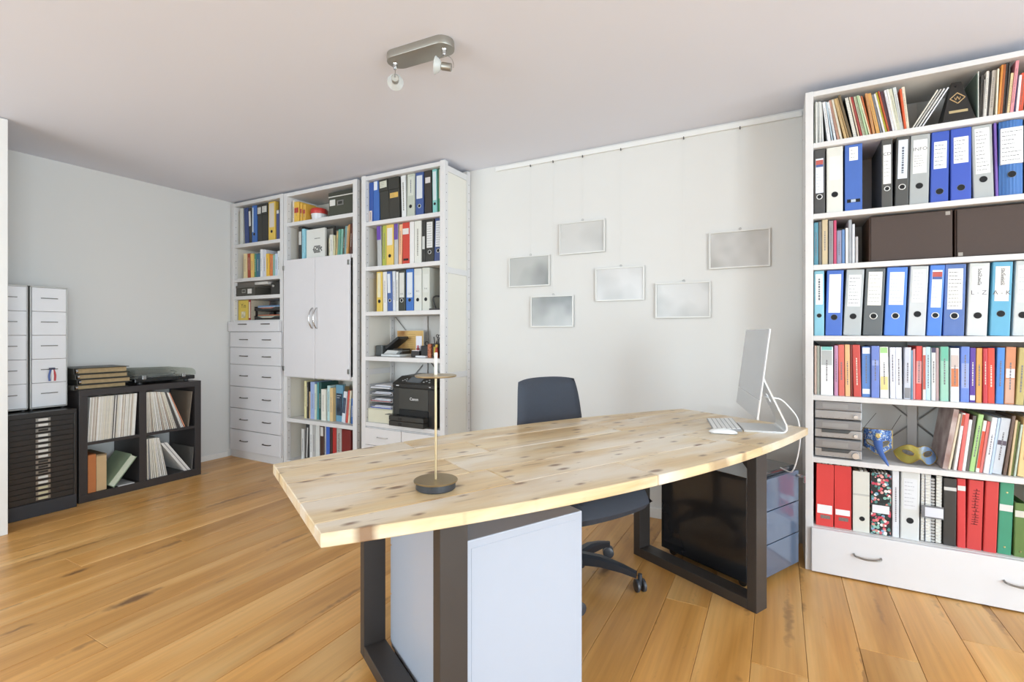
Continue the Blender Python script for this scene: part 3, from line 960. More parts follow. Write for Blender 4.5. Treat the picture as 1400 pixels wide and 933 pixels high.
def tower(y0, w, label):
    t = thing('drawer_tower', label, 'drawer tower', (-4.27, y0, .66), R(90), 'white drawer towers on the flat file')
    body = MB().box(0, .006, 0, .27, .012, .815).box(w - .006, w, 0, .27, .012, .815).box(0, w, .264, .27, .012, .815).box(0, w, 0, .27, .806, .815).box(0, w, .0, .27, .012, .02)
    body.build('casing', mat('b9b8b4', .35, .35, var=.02), t, bevel=.0015)
    fz = MB()
    for fx in (.015, w - .015):
        fz.tube([(fx, .03, 0), (fx, .03, .014)], .012, 12).tube([(fx, .24, 0), (fx, .24, .014)], .012, 12)
    fz.build('foot', mat('2a2a2a', .5), t)
    for i in range(5):
        z0, z1 = .022 + i * .157, .022 + (i + 1) * .157 - .002
        dr = MB().box(.008, w - .008, -.003, .255, z0, z1).build('drawer', WHITE2, t, bevel=.002)
        zc = z1 - .068
        MB().box(w / 2 - .043, w / 2 - .010, -.008, -.002, zc - .003, zc + .003).box(w / 2 + .006, w / 2 + .043, -.008, -.002, zc - .003, zc + .003).box(w / 2 - .010, w / 2 + .006, -.012, -.008, zc - .003, zc + .003).build('handle', mat('83807b', .35, .7), dr)
    return t
tower(1.110, .190, 'white five-drawer tower on the flat file beside the door jamb')
tw = tower(1.311, .190, 'white five-drawer tower with ribbons tied to one drawer handle')
rb = thing('ribbon', 'red, white and blue ribbon hanging from a tower drawer handle', 'ribbon', (-4.258, 1.314 + .10, .66 + .022 + 2 * .157 - .002 - .068), R(90))
for (dx, hx, nm) in ((-.012, '4a5f9a', 'blue_tail'), (.014, 'b93a3f', 'red_tail'), (.003, 'e6e4e4', 'white_tail')):
    pth = [(dx * .3, -.004, .004), (dx * .8, -.006, -.015), (dx * 1.2, -.005, -.045), (dx * 1.0, -.006, -.078)]
    m_ = MB(); vs_, fs_ = [], []
    for p in smooth_path(pth, 4):
        vs_ += [(p.x - .0055, p.y, p.z), (p.x + .0055, p.y - .001, p.z), (p.x + .0055, p.y - .0022, p.z), (p.x - .0055, p.y - .0012, p.z)]
    q = len(vs_) // 4
    for i in range(q - 1):
        for j in range(4):
            fs_.append((i * 4 + j, i * 4 + (j + 1) % 4, i * 4 + 4 + (j + 1) % 4, i * 4 + 4 + j))
    fs_ += [(0, 1, 2, 3), (q * 4 - 4, q * 4 - 3, q * 4 - 2, q * 4 - 1)]
    m_.add(vs_, fs_).build(nm, mat(hx, .5), rb)
MB().box(-.016, .016, -.012, -.002, -.003, .01).build('knot', mat('3d3f55', .5), rb, bevel=.003)

# --- record sleeves in the cube shelf
REC = [('e8e5df', 'white'), ('dcd6c9', 'cream'), ('cfc9be', 'pale grey'), ('e0d8c6', 'ivory'), ('b9a99a', 'beige'), ('8f8f92', 'grey'), ('5a5552', 'dark')]
RECW = [10, 8, 6, 5, 3, 2, 2]
_rm = {}
def record(y, z, lean, t, place, force=None, h_=.308):
    c, nm = force or rnd.choices(REC, RECW)[0]
    t = round(t, 4)
    key = (c, t, lean > 0, h_)
    if key not in _rm:
        _rm[key] = MB().box(-t if lean > 0 else 0, 0 if lean > 0 else t, 0, .308, 0, h_).mesh('record_sleeve', mat(c, .6, var=.1, scale=30), bevel=.0004, seg=1)
    o = put('record_sleeve', _rm[key], None, (-4.2 - rnd.uniform(0, .006), y, z), (0, R(lean), R(90)))
    return tag(o, f'{nm} record sleeve {place}', 'record', 'record sleeves ' + place)
y = 1.587
while y < 1.868:
    t = rnd.uniform(.0045, .0075)
    record(y + t / math.cos(R(3)), .4105, 3.0, t, "in the packed upper cube beside the flat file")
    y += t / math.cos(R(3)) + .0006
def fan(y, n, z, total, place, last=None):
    """sleeves fanned to the left, each resting on the one before"""
    pl, pt_ = 0.0, 0.0
    for i in range(n):
        l_ = math.asin(math.sin(R(total)) * (i + 1) / n)
        if i:
            y += (pt_ + .0006) / math.cos(pl) + .309 * (math.sin(l_) - math.sin(pl)) + .0002
        pt_ = rnd.uniform(.0052, .0078)
        record(y, z, -math.degrees(l_), pt_, place, last if i == n - 1 else None)
        pl = l_
    return y
fan(1.950, 22, .4105, 21.8, "fanned out in the upper cube under the turntable", ('cf8a6c', 'orange'))
record(2.251, .4105, 6.0, .006, "leaning on the side panel of the upper cube", ('7d7264', 'brown'), .28)
fan(1.954, 11, .0555, 10.5, "upright in the lower cube under the turntable")
for i in range(5):
    record(2.222 + i * .0088, .0555, -34.5, .0068, "slumped at a slant in the lower cube", ('e4e1dc', 'white') if i != 2 else ('9d9a98', 'grey'))
record(2.2785, .0555, 3.5, .006, "leaning on the side panel of the lower cube", ('5f5c58', 'dark grey'), .18)

# --- lower left cube contents
o = kz('cardboard_box', 'orange-brown card box in the lower cube beside the flat file', 'box', 1.588, .0555)
MB().box(0, .047, .0, .26, 0, .262).build('sides', mat('b9713f', .7, var=.08), o, bevel=.002)
MB().box(.001, .046, .001, .26, .2625, .2655).build('flap', mat('9a5c34', .7), o)
o = kz('box_file', 'tan card box file standing beside the orange-brown box', 'box', 1.638, .0555, xf=-4.205)
MB().box(0, .060, 0, .25, 0, .245).build('body', mat('c9ab80', .7, var=.06), o, bevel=.002)
MB().box(-.001, .061, -.001, .25, .2455, .256).build('lid', mat('8f7a5c', .7), o, bevel=.002)
o = kz('ring_binder', 'sage green binder leaning at a steep slant in the lower cube', 'binder', 1.740, .0555, lean=R(37))
MB().box(-.045, 0, 0, .245, 0, .003).box(-.045, -.042, 0, .245, .003, .24).box(-.003, 0, 0, .245, .003, .24).build('cover', mat('93a487', .6), o)
MB().box(-.041, -.004, .004, .24, .005, .234).build('pages', mat('c9cfbb', .85, var=.1, scale=90), o)
o = put('magazine', MB().box(0, .10, 0, .28, 0, .006).mesh('magazine', mat('c9c9c9', .4, var=.25, scale=14), bevel=.001), None, (-4.193, 1.765, .0555), (0, 0, R(90)))
tag(o, 'grey magazine lying flat under the slanting green binder', 'magazine')

# --- black folders stacked on the cube shelf, and the turntable
zf = KH
for i in range(4):
    lab = ['lowest of the thick black folders stacked on the cube shelf', 'second from below of the black folders stacked on the cube shelf', 'third from below of the black folders stacked on the cube shelf', 'topmost of the thick black folders stacked on the cube shelf'][i]
    o = thing('portfolio_folder', lab, 'folder', (-4.215 - .01 * (i % 2), 1.514 + (.0, .022, .010, .004)[i], zf), R(90 + (2, -2, 1.5, -1)[i]), 'black folders stacked on the cube shelf')
    h_ = (.034, .036, .036, .042)[i]
    w_ = .322
    FK = mat('35352f', .42, var=.12, scale=25)
    cv = MB().box(0, w_, -.006, .26, 0, .0045).box(0, w_, -.006, .26, h_ - .0045, h_).box(0, .004, -.006, .26, .003, h_ - .003)
    cv.build('cover', FK, o, bevel=.0012)
    MB().box(.02, w_ - .012, .006, .25, .005, h_ - .005).build('pages', mat('a8916c', .85, var=.2, scale=60), o, bevel=.002)
    sp = MB().tube([(.008, -.003, h_ / 2), (.02, -.003, h_ / 2)], h_ * .36, 12)
    sp.build('ring_end', CHROME, o, smooth=True)
    zf += h_ + .0005
tt = thing('turntable', 'black record player with a tinted clear dust cover on the cube shelf', 'turntable', (-4.215, 1.876, KH), R(90))
MB().box(0, .43, 0, .33, .018, .05).build('plinth', mat('1f2021', .25, var=.03), tt, bevel=.006)
for fx in (.05, .38):
    for fy in (.04, .29):
        MB().lathe([(.014, 0), (.018, .004), (.018, .02)], 16, (fx, fy, 0)).build('foot', mat('2a2a2a', .4), tt, smooth=True)
MB().lathe([(.002, .05), (.148, .05), (.15, .054), (.148, .064), (.002, .065)], 48, (.19, .165, 0)).build('platter', mat('26272a', .35), tt, smooth=True)
MB().tube(smooth_path([(.38, .27, .075), (.37, .2, .078), (.34, .1, .075), (.30, .06, .07)]), .004, 8).build('tone_arm', CHROME, tt, smooth=True)
SMK = glassy('smoked_dust_cover', 'f4f6f3', .05, .03)
cvp = [(0, .052), (.435, .052), (.435, .075), (.425, .095), (.40, .108), (.0, .118)]
cvm = MB()
cvm.prism(cvp, .0, .003, 'y').prism(cvp, .325, .328, 'y')
tp = [(0, .118), (.40, .108), (.425, .095), (.435, .075), (.435, .052)]
for (a, b) in zip(tp[:-1], tp[1:]):
    cvm.add([(a[0], .003, a[1]), (b[0], .003, b[1]), (b[0], .325, b[1]), (a[0], .325, a[1]), (a[0], .003, a[1] - .003), (b[0] - .003, .003, b[1] - .002), (b[0] - .003, .325, b[1] - .002), (a[0], .325, a[1] - .003)], [(0, 1, 2, 3), (7, 6, 5, 4), (0, 4, 5, 1), (3, 2, 6, 7)])
cvm.box(0, .003, .003, .325, .052, .115)
cvm.build('dust_cover', SMK, tt)
for fx in (.05, .33):
    MB().box(fx, fx + .025, -.004, .004, .04, .07).build('latch', CHROME, tt, bevel=.001)

# ================================================================== ROWS OF BOOKS, BINDERS AND FILES
# (x of the lower left corner, thickness, height, lean in degrees, kind, colour, colour words, options)
ROWS = {}
ROWS['R1'] = [
    (0.153, 0.0035, 0.208, 0.8, 'M', '8f9489', 'grey'),
    (0.158, 0.005, 0.211, 0, 'M', 'e4e2da', 'white'),
    (0.164, 0.005, 0.209, 0, 'M', 'dcdcd6', 'white'),
    (0.172, 0.005, 0.209, -0.8, 'M', 'c9cac6', 'pale grey'),
    (0.178, 0.005, 0.208, -1.1, 'M', 'e9e8e2', 'white'),
    (0.186, 0.007, 0.207, -1.9, 'M', 'd9dad8', 'pale grey'),
    (0.209, 0.0129, 0.204, -6.5, 'M', 'e6e5e6', 'white'),
    (0.225, 0.005, 0.202, -7.4, 'M', 'b9cbd6', 'pale blue'),
    (0.235, 0.0089, 0.2, -8.9, 'M', 'dadbdd', 'pale grey'),
    (0.25, 0.0098, 0.211, -10.1, 'M', 'b98d7b', 'rust patterned'),
    (0.261, 0.0108, 0.213, -10.3, 'S', 'cdb184', 'tan'),
    (0.278, 0.0108, 0.213, -11.9, 'M', 'c4a574', 'tan'),
    (0.293, 0.0068, 0.218, -12.7, 'M', 'a98d63', 'brown'),
    (0.303, 0.0098, 0.234, -12.6, 'M', '6b5a40', 'dark brown'),
    (0.316, 0.0167, 0.208, -10.2, 'S', '2d3231', 'black'),
    (0.335, 0.0059, 0.208, -10.5, 'M', 'd6c2a8', 'cream'),
    (0.344, 0.0088, 0.207, -11.4, 'M', 'a8423c', 'dark red'),
    (0.355, 0.0108, 0.207, -10.9, 'M', 'c9cdb2', 'cream'),
    (0.366, 0.0079, 0.206, -10.9, 'M', 'a9c199', 'pale green'),
    (0.378, 0.0059, 0.206, -12.1, 'M', 'e6d7b5', 'cream'),
    (0.384, 0.0059, 0.204, -11.3, 'M', 'c96f45', 'orange'),
    (0.39, 0.0099, 0.207, -8.6, 'M', 'c58e5c', 'orange patterned'),
    (0.405, 0.0138, 0.207, -10.0, 'M', 'd3a05a', 'amber'),
    (0.42, 0.0079, 0.2, -10.4, 'M', '7c7b80', 'dark grey'),
    (0.43, 0.0079, 0.2, -11.0, 'M', 'e3e1dd', 'white'),
    (0.44, 0.0069, 0.206, -11.2, 'M', 'c7c24a', 'yellow'),
    (0.447, 0.0069, 0.207, -11.1, 'M', 'b4522f', 'rust red'),
    (0.454, 0.0108, 0.206, -10.3, 'M', '5d4250', 'plum'),
    (0.466, 0.0089, 0.206, -9.5, 'M', 'e2e0e2', 'white'),
    (0.475, 0.0079, 0.208, -9.4, 'M', 'e9e5da', 'white'),
    (0.483, 0.0118, 0.207, -9.2, 'M', 'cfcdb5', 'cream'),
    (0.497, 0.0129, 0.212, -8.1, 'M', 'd3d8d6', 'pale grey'),
    (0.51, 0.008, 0.196, -5.6, 'M', 'd4572f', 'orange'),
    (0.519, 0.011, 0.205, -5.3, 'M', 'ddd3bd', 'cream'),
]
ROWS['R1b'] = [
    (0.533, 0.006, 0.186, 30.0, 'M', 'd9d4c6', 'cream'),
    (0.544, 0.006, 0.186, 30.0, 'M', 'b9b4ac', 'grey'),
    (0.556, 0.006, 0.186, 30.0, 'M', 'e8e6e4', 'white'),
    (0.568, 0.006, 0.186, 30.0, 'M', 'd8d8dc', 'pale grey'),
    (0.763, 0.003, 0.206, 0, 'M', '5a6a60', 'dark green'),
    (0.766, 0.004, 0.213, 0, 'M', 'd6d6cc', 'white'),
    (0.771, 0.009, 0.193, 2.1, 'M', '45423e', 'black'),
    (0.78, 0.003, 0.169, 2.0, 'M', 'a7a19a', 'grey'),
    (0.783, 0.009, 0.203, 2.8, 'M', 'd8d2c8', 'white'),
    (0.793, 0.006, 0.196, 2.3, 'M', '3d3936', 'black'),
    (0.799, 0.014, 0.204, 3.6, 'M', 'bdb4a8', 'grey'),
    (0.814, 0.006, 0.204, 2.0, 'M', 'e6ddc4', 'cream'),
    (0.82, 0.007, 0.217, 3.4, 'M', 'd28a3c', 'orange'),
    (0.827, 0.008, 0.217, 3.4, 'M', 'a45a2a', 'brown'),
    (0.836, 0.01, 0.228, 3.3, 'M', '33302e', 'black'),
    (0.846, 0.004, 0.225, 3.6, 'M', '54504b', 'dark grey'),
    (0.85, 0.009, 0.176, 4.6, 'M', 'e6cfa0', 'cream'),
    (0.86, 0.011, 0.224, 4.9, 'M', 'dc8f96', 'pink'),
    (0.872, 0.004, 0.166, 4.1, 'M', '4f4f8c', 'purple blue'),
    (0.876, 0.008, 0.159, 4.3, 'M', 'e8e6e8', 'white'),
    (0.886, 0.016, 0.169, 4.1, 'M', 'cc5136', 'red'),
    (0.903, 0.009, 0.168, 2.7, 'M', '7fb0a2', 'teal'),
    (0.913, 0.014, 0.17, 2.7, 'M', 'd8d2c4', 'white'),
    (0.927, 0.013, 0.166, 2.8, 'M', '8d6f58', 'brown'),
]
ROWS['R2'] = [
    (0.153, 0.049, 0.336, 0, 'B', '4b4a49', 'black', {'lab': 'dfe3ea', 'lz': (0.33, 0.86), 'ring': 1, 'hz': 0.27, 'txt': 'flag'}),
    (0.206, 0.07, 0.341, 0, 'B', 'dcdbd2', 'white', {'lab': 'e3e2dc', 'lz': (0.5, 0.86), 'ring': 0, 'hz': 0.28}),
    (0.281, 0.072, 0.335, 0, 'X', '4468b4', 'blue', {'lab': 'f2f2f2', 'lz': (0.76, 0.96), 'lx': (0.25, 0.75), 'slot': 1}),
    (0.424, 0.044, 0.335, 0, 'B', '545350', 'dark grey', {'lab': 'ebe8e3', 'lz': (0.35, 0.92), 'ring': 1, 'hz': 0.28, 'txt': 'CD'}),
    (0.474, 0.052, 0.335, 1.2, 'B', '4e4e4c', 'charcoal', {'lab': 'dfe6ee', 'lz': (0.4, 0.96), 'ring': 1, 'hz': 0.28, 'txt': 'vert'}),
    (0.527, 0.073, 0.339, 1.2, 'B', 'a9acab', 'grey', {'lab': 'ecebe6', 'lz': (0.45, 0.93), 'ring': 0, 'hz': 0.27, 'txt': 'INFO'}),
    (0.603, 0.066, 0.33, 0.9, 'B', '3b57b3', 'blue', {'lab': 'eceff2', 'lz': (0.48, 0.86), 'ring': 0, 'hz': 0.16, 'txt': 'lines'}),
    (0.673, 0.073, 0.328, 0, 'B', '3a55b5', 'cobalt blue', {'lab': 'f0f0f2', 'lz': (0.52, 0.88), 'ring': 0, 'hz': 0.18, 'txt': 'lines'}),
    (0.75, 0.07, 0.34, -1.3, 'B', 'aeb1b0', 'pale grey', {'lab': 'efeeec', 'lz': (0.34, 0.96), 'ring': 0, 'hz': 0.26, 'txt': 'lines'}),
    (0.823, 0.009, 0.321, -1.2, 'K', '7a5cb0', 'purple', {'noun': 'folder'}),
    (0.833, 0.078, 0.345, 0, 'B', '3f6fae', 'ribbed blue', {'lab': 'e9e9e8', 'lz': (0.42, 0.9), 'lx': (0.02, 0.98), 'ring': 0, 'hz': 0.28, 'txt': 'lines', 'ribs': 1}),
    (0.916, 0.047, 0.341, 0, 'B', '54606e', 'slate', {'lab': 'e9e9e8', 'lz': (0.42, 0.9), 'ring': 1, 'hz': 0.28}),
]
ROWS['R3'] = [
    (0.153, 0.019, 0.213, 0, 'K', '5b93a5', 'teal'),
    (0.173, 0.013, 0.215, 0, 'K', '6e6c68', 'grey'),
    (0.187, 0.025, 0.229, 0, 'K', 'cbb793', 'beige'),
    (0.215, 0.019, 0.214, 0, 'K', '8d8a8a', 'patterned grey'),
    (0.235, 0.013, 0.216, 0, 'K', 'c64a6c', 'pink'),
    (0.249, 0.02, 0.165, 0, 'K', '8f8fa8', 'lilac grey'),
    (0.27, 0.013, 0.168, 0, 'K', '6f93c4', 'blue'),
    (0.284, 0.011, 0.173, 0, 'K', 'e9e7e2', 'white'),
    (0.295, 0.014, 0.211, 0, 'K', 'a2a4a8', 'grey'),
    (0.31, 0.011, 0.189, 0, 'K', 'd5d6da', 'white'),
    (0.323, 0.011, 0.127, 0, 'K', 'b9b4b2', 'pale grey'),
]
ROWS['R4'] = [
    (0.154, 0.044, 0.331, 0, 'B', '86bccd', 'pale blue', {'lab': 'efefe4', 'lz': (0.48, 0.95), 'ring': 0, 'hz': 0.31, 'txt': 'vert'}),
    (0.201, 0.071, 0.337, 1.4, 'B', '4a6fc0', 'blue', {'lab': 'e9ecf4', 'lz': (0.35, 0.94), 'ring': 0, 'hz': 0.28}),
    (0.274, 0.0739, 0.333, 2.6, 'B', 'b4b9ba', 'pale grey', {'lab': 'eff0f0', 'lz': (0.44, 0.92), 'ring': 0, 'hz': 0.29, 'txt': 'lines'}),
    (0.352, 0.0779, 0.328, 2.4, 'B', '616668', 'dark grey', {'lab': 'e9e6dc', 'lz': (0.45, 0.95), 'ring': 1, 'hz': 0.29, 'txt': 'faint'}),
    (0.434, 0.0799, 0.333, 2.2, 'B', '5585dc', 'bright blue', {'lab': 'e6ebf2', 'lz': (0.45, 0.93), 'ring': 1, 'hz': 0.29, 'txt': 'faint'}),
    (0.52, 0.0679, 0.328, 2.3, 'B', 'c9cccd', 'white', {'lab': 'efeff0', 'lz': (0.48, 0.95), 'ring': 0, 'hz': 0.31, 'txt': 'faint'}),
    (0.59, 0.053, 0.328, 2.4, 'B', '4f82dd', 'azure blue', {'lab': 'dfe5f2', 'lz': (0.4, 0.93), 'ring': 1, 'hz': 0.29, 'txt': 'flag'}),
    (0.648, 0.075, 0.327, 1.4, 'B', '5672ae', 'slate blue', {'lab': 'ebe8e2', 'lz': (0.37, 0.94), 'ring': 1, 'hz': 0.28, 'txt': 'lines'}),
    (0.727, 0.07, 0.329, 1.9, 'B', 'd0d2d0', 'pale white', {'lab': 'e9eaea', 'lz': (0.48, 0.95), 'ring': 0, 'hz': 0.28, 'txt': 'L - Z'}),
    (0.803, 0.067, 0.329, 1.9, 'B', '5fa6c6', 'teal blue', {'lab': 'e8e4de', 'lz': (0.47, 0.94), 'ring': 0, 'hz': 0.3, 'txt': 'A - K'}),
    (0.876, 0.059, 0.33, 2.1, 'B', 'c8cccb', 'off-white', {'lab': 'eceeee', 'lz': (0.45, 0.94), 'ring': 0, 'hz': 0.28, 'txt': 'faint'}),
    (0.939, 0.052, 0.329, 1.7, 'B', '5b6f9e', 'dusty blue', {'lab': 'eceeee', 'lz': (0.45, 0.94), 'ring': 1, 'hz': 0.28}),
]
ROWS['R5'] = [
    (0.156, 0.01, 0.242, 0, 'K', 'c9b1a4', 'pinkish beige'),
    (0.166, 0.012, 0.242, 0, 'K', 'a3a79c', 'grey green'),
    (0.181, 0.054, 0.238, 0, 'K', 'eef0f0', 'white', {'band': [('7fc6bf', 0.93, 1.0), ('b7bab9', 0.62, 0.92)]}),
    (0.238, 0.016, 0.244, 0, 'K', 'c48fb0', 'lilac'),
    (0.256, 0.025, 0.248, -0.5, 'K', 'dc6f62', 'coral'),
    (0.282, 0.021, 0.249, -0.5, 'K', 'eeb985', 'peach'),
    (0.303, 0.009, 0.248, -0.5, 'K', '7a3227', 'maroon'),
    (0.313, 0.032, 0.248, -1.2, 'K', 'c94f48', 'red'),
    (0.349, 0.036, 0.24, 0, 'K', '5f8acb', 'blue', {'band': [('eef1f6', 0.86, 0.98), ('e8edf4', 0.06, 0.16)]}),
    (0.385, 0.032, 0.244, 0, 'K', '7388cc', 'periwinkle', {'band': [('9aa9dc', 0.62, 0.72)]}),
    (0.419, 0.034, 0.24, -0.7, 'K', 'f1f1ec', 'white', {'band': [('a5d18b', 0.88, 0.99), ('eed08e', 0.16, 0.42)]}),
    (0.457, 0.021, 0.238, -0.5, 'K', 'e3e4ee', 'white'),
    (0.479, 0.024, 0.238, -0.5, 'K', 'eaebf2', 'white'),
    (0.508, 0.025, 0.239, 0.5, 'K', 'c9cbd6', 'grey white', {'band': [('8b8a8e', 0.02, 0.22)]}),
    (0.534, 0.007, 0.226, 0, 'K', '6f96ac', 'dusty teal'),
    (0.542, 0.009, 0.232, 0, 'K', 'dd8d8d', 'pink'),
    (0.551, 0.023, 0.245, 0.7, 'K', 'd84f49', 'red', {'band': [('dd9a98', 0.3, 0.72)]}),
    (0.574, 0.011, 0.24, 0, 'K', 'e3d8d2', 'white', {'band': [('c25a4e', 0.2, 0.85)]}),
    (0.588, 0.018, 0.242, 0, 'K', 'bedbe9', 'pale blue'),
    (0.608, 0.017, 0.238, 0, 'K', 'dcdcda', 'white', {'band': [('4e4a66', 0.91, 1.0)]}),
    (0.625, 0.011, 0.238, 0, 'K', 'c9aeb0', 'pale pink'),
    (0.638, 0.03, 0.244, 0, 'K', '9ccbb6', 'mint green', {'band': [('6cb79d', 0.74, 1.0)]}),
    (0.672, 0.031, 0.238, 0, 'K', 'e6e6ea', 'white', {'band': [('cf7d52', 0.28, 0.62), ('c9b9b2', 0.64, 0.87)]}),
    (0.707, 0.03, 0.245, 0.5, 'K', '6a86cf', 'blue', {'band': [('96a5dc', 0.25, 0.7)]}),
    (0.738, 0.02, 0.24, 0.5, 'K', '5a3a97', 'purple', {'band': [('e8e6ee', 0.04, 0.13)]}),
    (0.759, 0.021, 0.239, 0.5, 'K', 'dc9f58', 'tan orange'),
    (0.782, 0.015, 0.238, 0, 'K', 'c43b44', 'crimson'),
    (0.798, 0.025, 0.24, 0, 'K', 'd64a36', 'red'),
    (0.824, 0.026, 0.242, 1.2, 'K', '4a86d2', 'blue'),
    (0.851, 0.034, 0.245, 1.4, 'K', 'cf8a63', 'terracotta', {'band': [('dfdce2', 0.46, 0.62), ('d0a58e', 0.02, 0.44)]}),
    (0.885, 0.026, 0.243, 2.8, 'K', 'b9a86a', 'olive'),
    (0.912, 0.013, 0.243, 2.6, 'K', 'cfd2d4', 'white'),
    (0.927, 0.017, 0.243, 2.4, 'K', '7f8fb0', 'grey blue'),
]
ROWS['R6'] = [
    (0.665, 0.0099, 0.254, 8.6, 'K', 'e6d9bf', 'cream'),
    (0.676, 0.0109, 0.257, 6.9, 'K', 'ece9e6', 'white', {'band': [('b94a33', 0.78, 0.98)]}),
    (0.688, 0.0139, 0.255, 5.8, 'K', 'df6d68', 'coral'),
    (0.703, 0.0119, 0.229, 6.0, 'K', 'e9ece9', 'white'),
    (0.716, 0.0119, 0.247, 6.0, 'K', '5c5752', 'dark grey'),
    (0.729, 0.0188, 0.255, 7.2, 'K', 'a9cf86', 'light green'),
    (0.749, 0.0119, 0.229, 6.5, 'K', 'eee9dd', 'white', {'band': [('d6523a', 0.08, 0.8)]}),
    (0.761, 0.0109, 0.227, 6.8, 'K', 'dc7a74', 'red pink'),
    (0.772, 0.0189, 0.246, 6.8, 'K', 'e5e5e9', 'white'),
    (0.792, 0.0089, 0.246, 6.8, 'K', 'b9cbe0', 'pale blue'),
    (0.802, 0.0337, 0.245, 7.3, 'K', 'c4c8ce', 'silver grey', {'band': [('5a4f5c', 0.52, 0.6)]}),
    (0.838, 0.0109, 0.258, 6.7, 'K', '6a5549', 'brown'),
    (0.85, 0.008, 0.241, 5.5, 'K', 'cbb28b', 'tan'),
    (0.859, 0.0099, 0.234, 5.9, 'K', '6f7a44', 'olive green'),
    (0.869, 0.007, 0.223, 5.9, 'K', 'b9c4b4', 'grey green'),
    (0.876, 0.0319, 0.251, 4.8, 'K', 'e6c188', 'pale orange'),
    (0.909, 0.0159, 0.254, 4.7, 'K', 'd9d6cc', 'white'),
    (0.926, 0.0189, 0.255, 4.3, 'K', 'a55a48', 'brick red'),
]
ROWS['R7'] = [
    (0.162, 0.075, 0.304, 0.6, 'F', 'd9423f', 'red', {'lab': 'f0eeee', 'lz': (0.2, 0.34)}),
    (0.239, 0.071, 0.304, 0, 'F', 'd63c3a', 'bright red', {'lab': 'f0eeee', 'lz': (0.21, 0.3)}),
    (0.313, 0.068, 0.288, 0, 'F', 'd8d6cc', 'cream', {'hole': (0.55, 0.22), 'lab': 'bdbcb5', 'lz': (0.6, 0.63), 'lx': (0.0, 1.0)}),
    (0.383, 0.079, 0.287, 0.6, 'F', '23302f', 'floral', {'floral': 1, 'lab': 'e9e6ea', 'lz': (0.35, 0.48)}),
    (0.465, 0.027, 0.312, 0, 'K', 'dcdde2', 'white', {'noun': 'folder'}),
    (0.494, 0.072, 0.31, 0.7, 'B', 'd5d6d4', 'white', {'lab': 'dcdde0', 'lz': (0.45, 0.9), 'ring': 0, 'hz': 0.28, 'txt': 'faint'}),
]
ROWS['R7b'] = [
    (0.569, 0.014, 0.311, 0.6, 'N', '8a8a8c', 'grey'),
    (0.583, 0.02, 0.308, 0, 'N', 'd9dbe4', 'white and blue'),
    (0.605, 0.015, 0.294, 0, 'N', '2d2a2a', 'black'),
    (0.621, 0.023, 0.307, 0.6, 'N', '4d4c4a', 'dark grey'),
    (0.647, 0.047, 0.3, 0.6, 'B', '3a3836', 'black', {'lab': 'c9c8c4', 'lz': (0.82, 0.87), 'lx': (0.0, 1.0), 'nohole': 1}),
    (0.696, 0.03, 0.304, 0, 'B', 'cf3f40', 'red', {'lab': 'd8d8d4', 'lz': (0.83, 0.9), 'lx': (0.0, 1.0), 'nohole': 1}),
    (0.727, 0.052, 0.304, 1.5, 'B', 'ca4140', 'dark red', {'nolab': 1, 'nohole': 1, 'txt': 'scrawl'}),
    (0.781, 0.045, 0.307, 1.7, 'B', 'c9403e', 'plain red', {'nolab': 1, 'nohole': 1}),
    (0.827, 0.047, 0.309, 2.0, 'B', '3f8f70', 'green', {'lab': 'd9d6d2', 'lz': (0.6, 0.69), 'lx': (0.0, 0.98), 'rivets': 1}),
    (0.879, 0.041, 0.228, 0.8, 'B', '5f7a40', 'olive green', {'lab': 'cfccc0', 'lz': (0.74, 0.86), 'lx': (0.0, 1.0), 'rivets': 1}),
]
ROWS['A1'] = [
    (-4.498, 0.043, 0.347, 0, 'B', 'd6d6cc', 'white', {'nolab': 1, 'nohole': 1}),
    (-4.42, 0.0579, 0.34, -2.7, 'B', '33457a', 'navy', {'nolab': 1, 'nohole': 1}),
    (-4.36, 0.04, 0.333, -2.8, 'B', '3a3936', 'black', {'lab': 'dedcd8', 'lz': (0.5, 0.92), 'nohole': 1}),
    (-4.315, 0.072, 0.35, 0, 'B', '3f6cb4', 'blue', {'lab': 'cfdbe8', 'lz': (0.3, 0.95), 'lx': (0.05, 0.35), 'ring': 0, 'hz': 0.24}),
    (-4.236, 0.063, 0.347, 0, 'X', '3a3833', 'black', {'lab': 'd2cfc8', 'lz': (0.76, 0.93), 'lid': 1}),
    (-4.167, 0.085, 0.345, 0, 'X', '35332f', 'black', {'lab': 'd2cfc8', 'lz': (0.78, 0.94), 'lid': 1}),
    (-4.077, 0.098, 0.354, 0, 'B', 'e3bf57', 'yellow', {'lab': 'd9cfc4', 'lz': (0.35, 0.96), 'ring': 0, 'hz': 0.24}),
    (-3.971, 0.043, 0.27, 0, 'B', '4a5280', 'slate blue', {'lab': 'dcd9d4', 'lz': (0.88, 0.99), 'nohole': 1}),
    (-3.924, 0.057, 0.341, 0, 'X', '3b3a38', 'black', {'nolab': 1, 'lid': 1}),
]
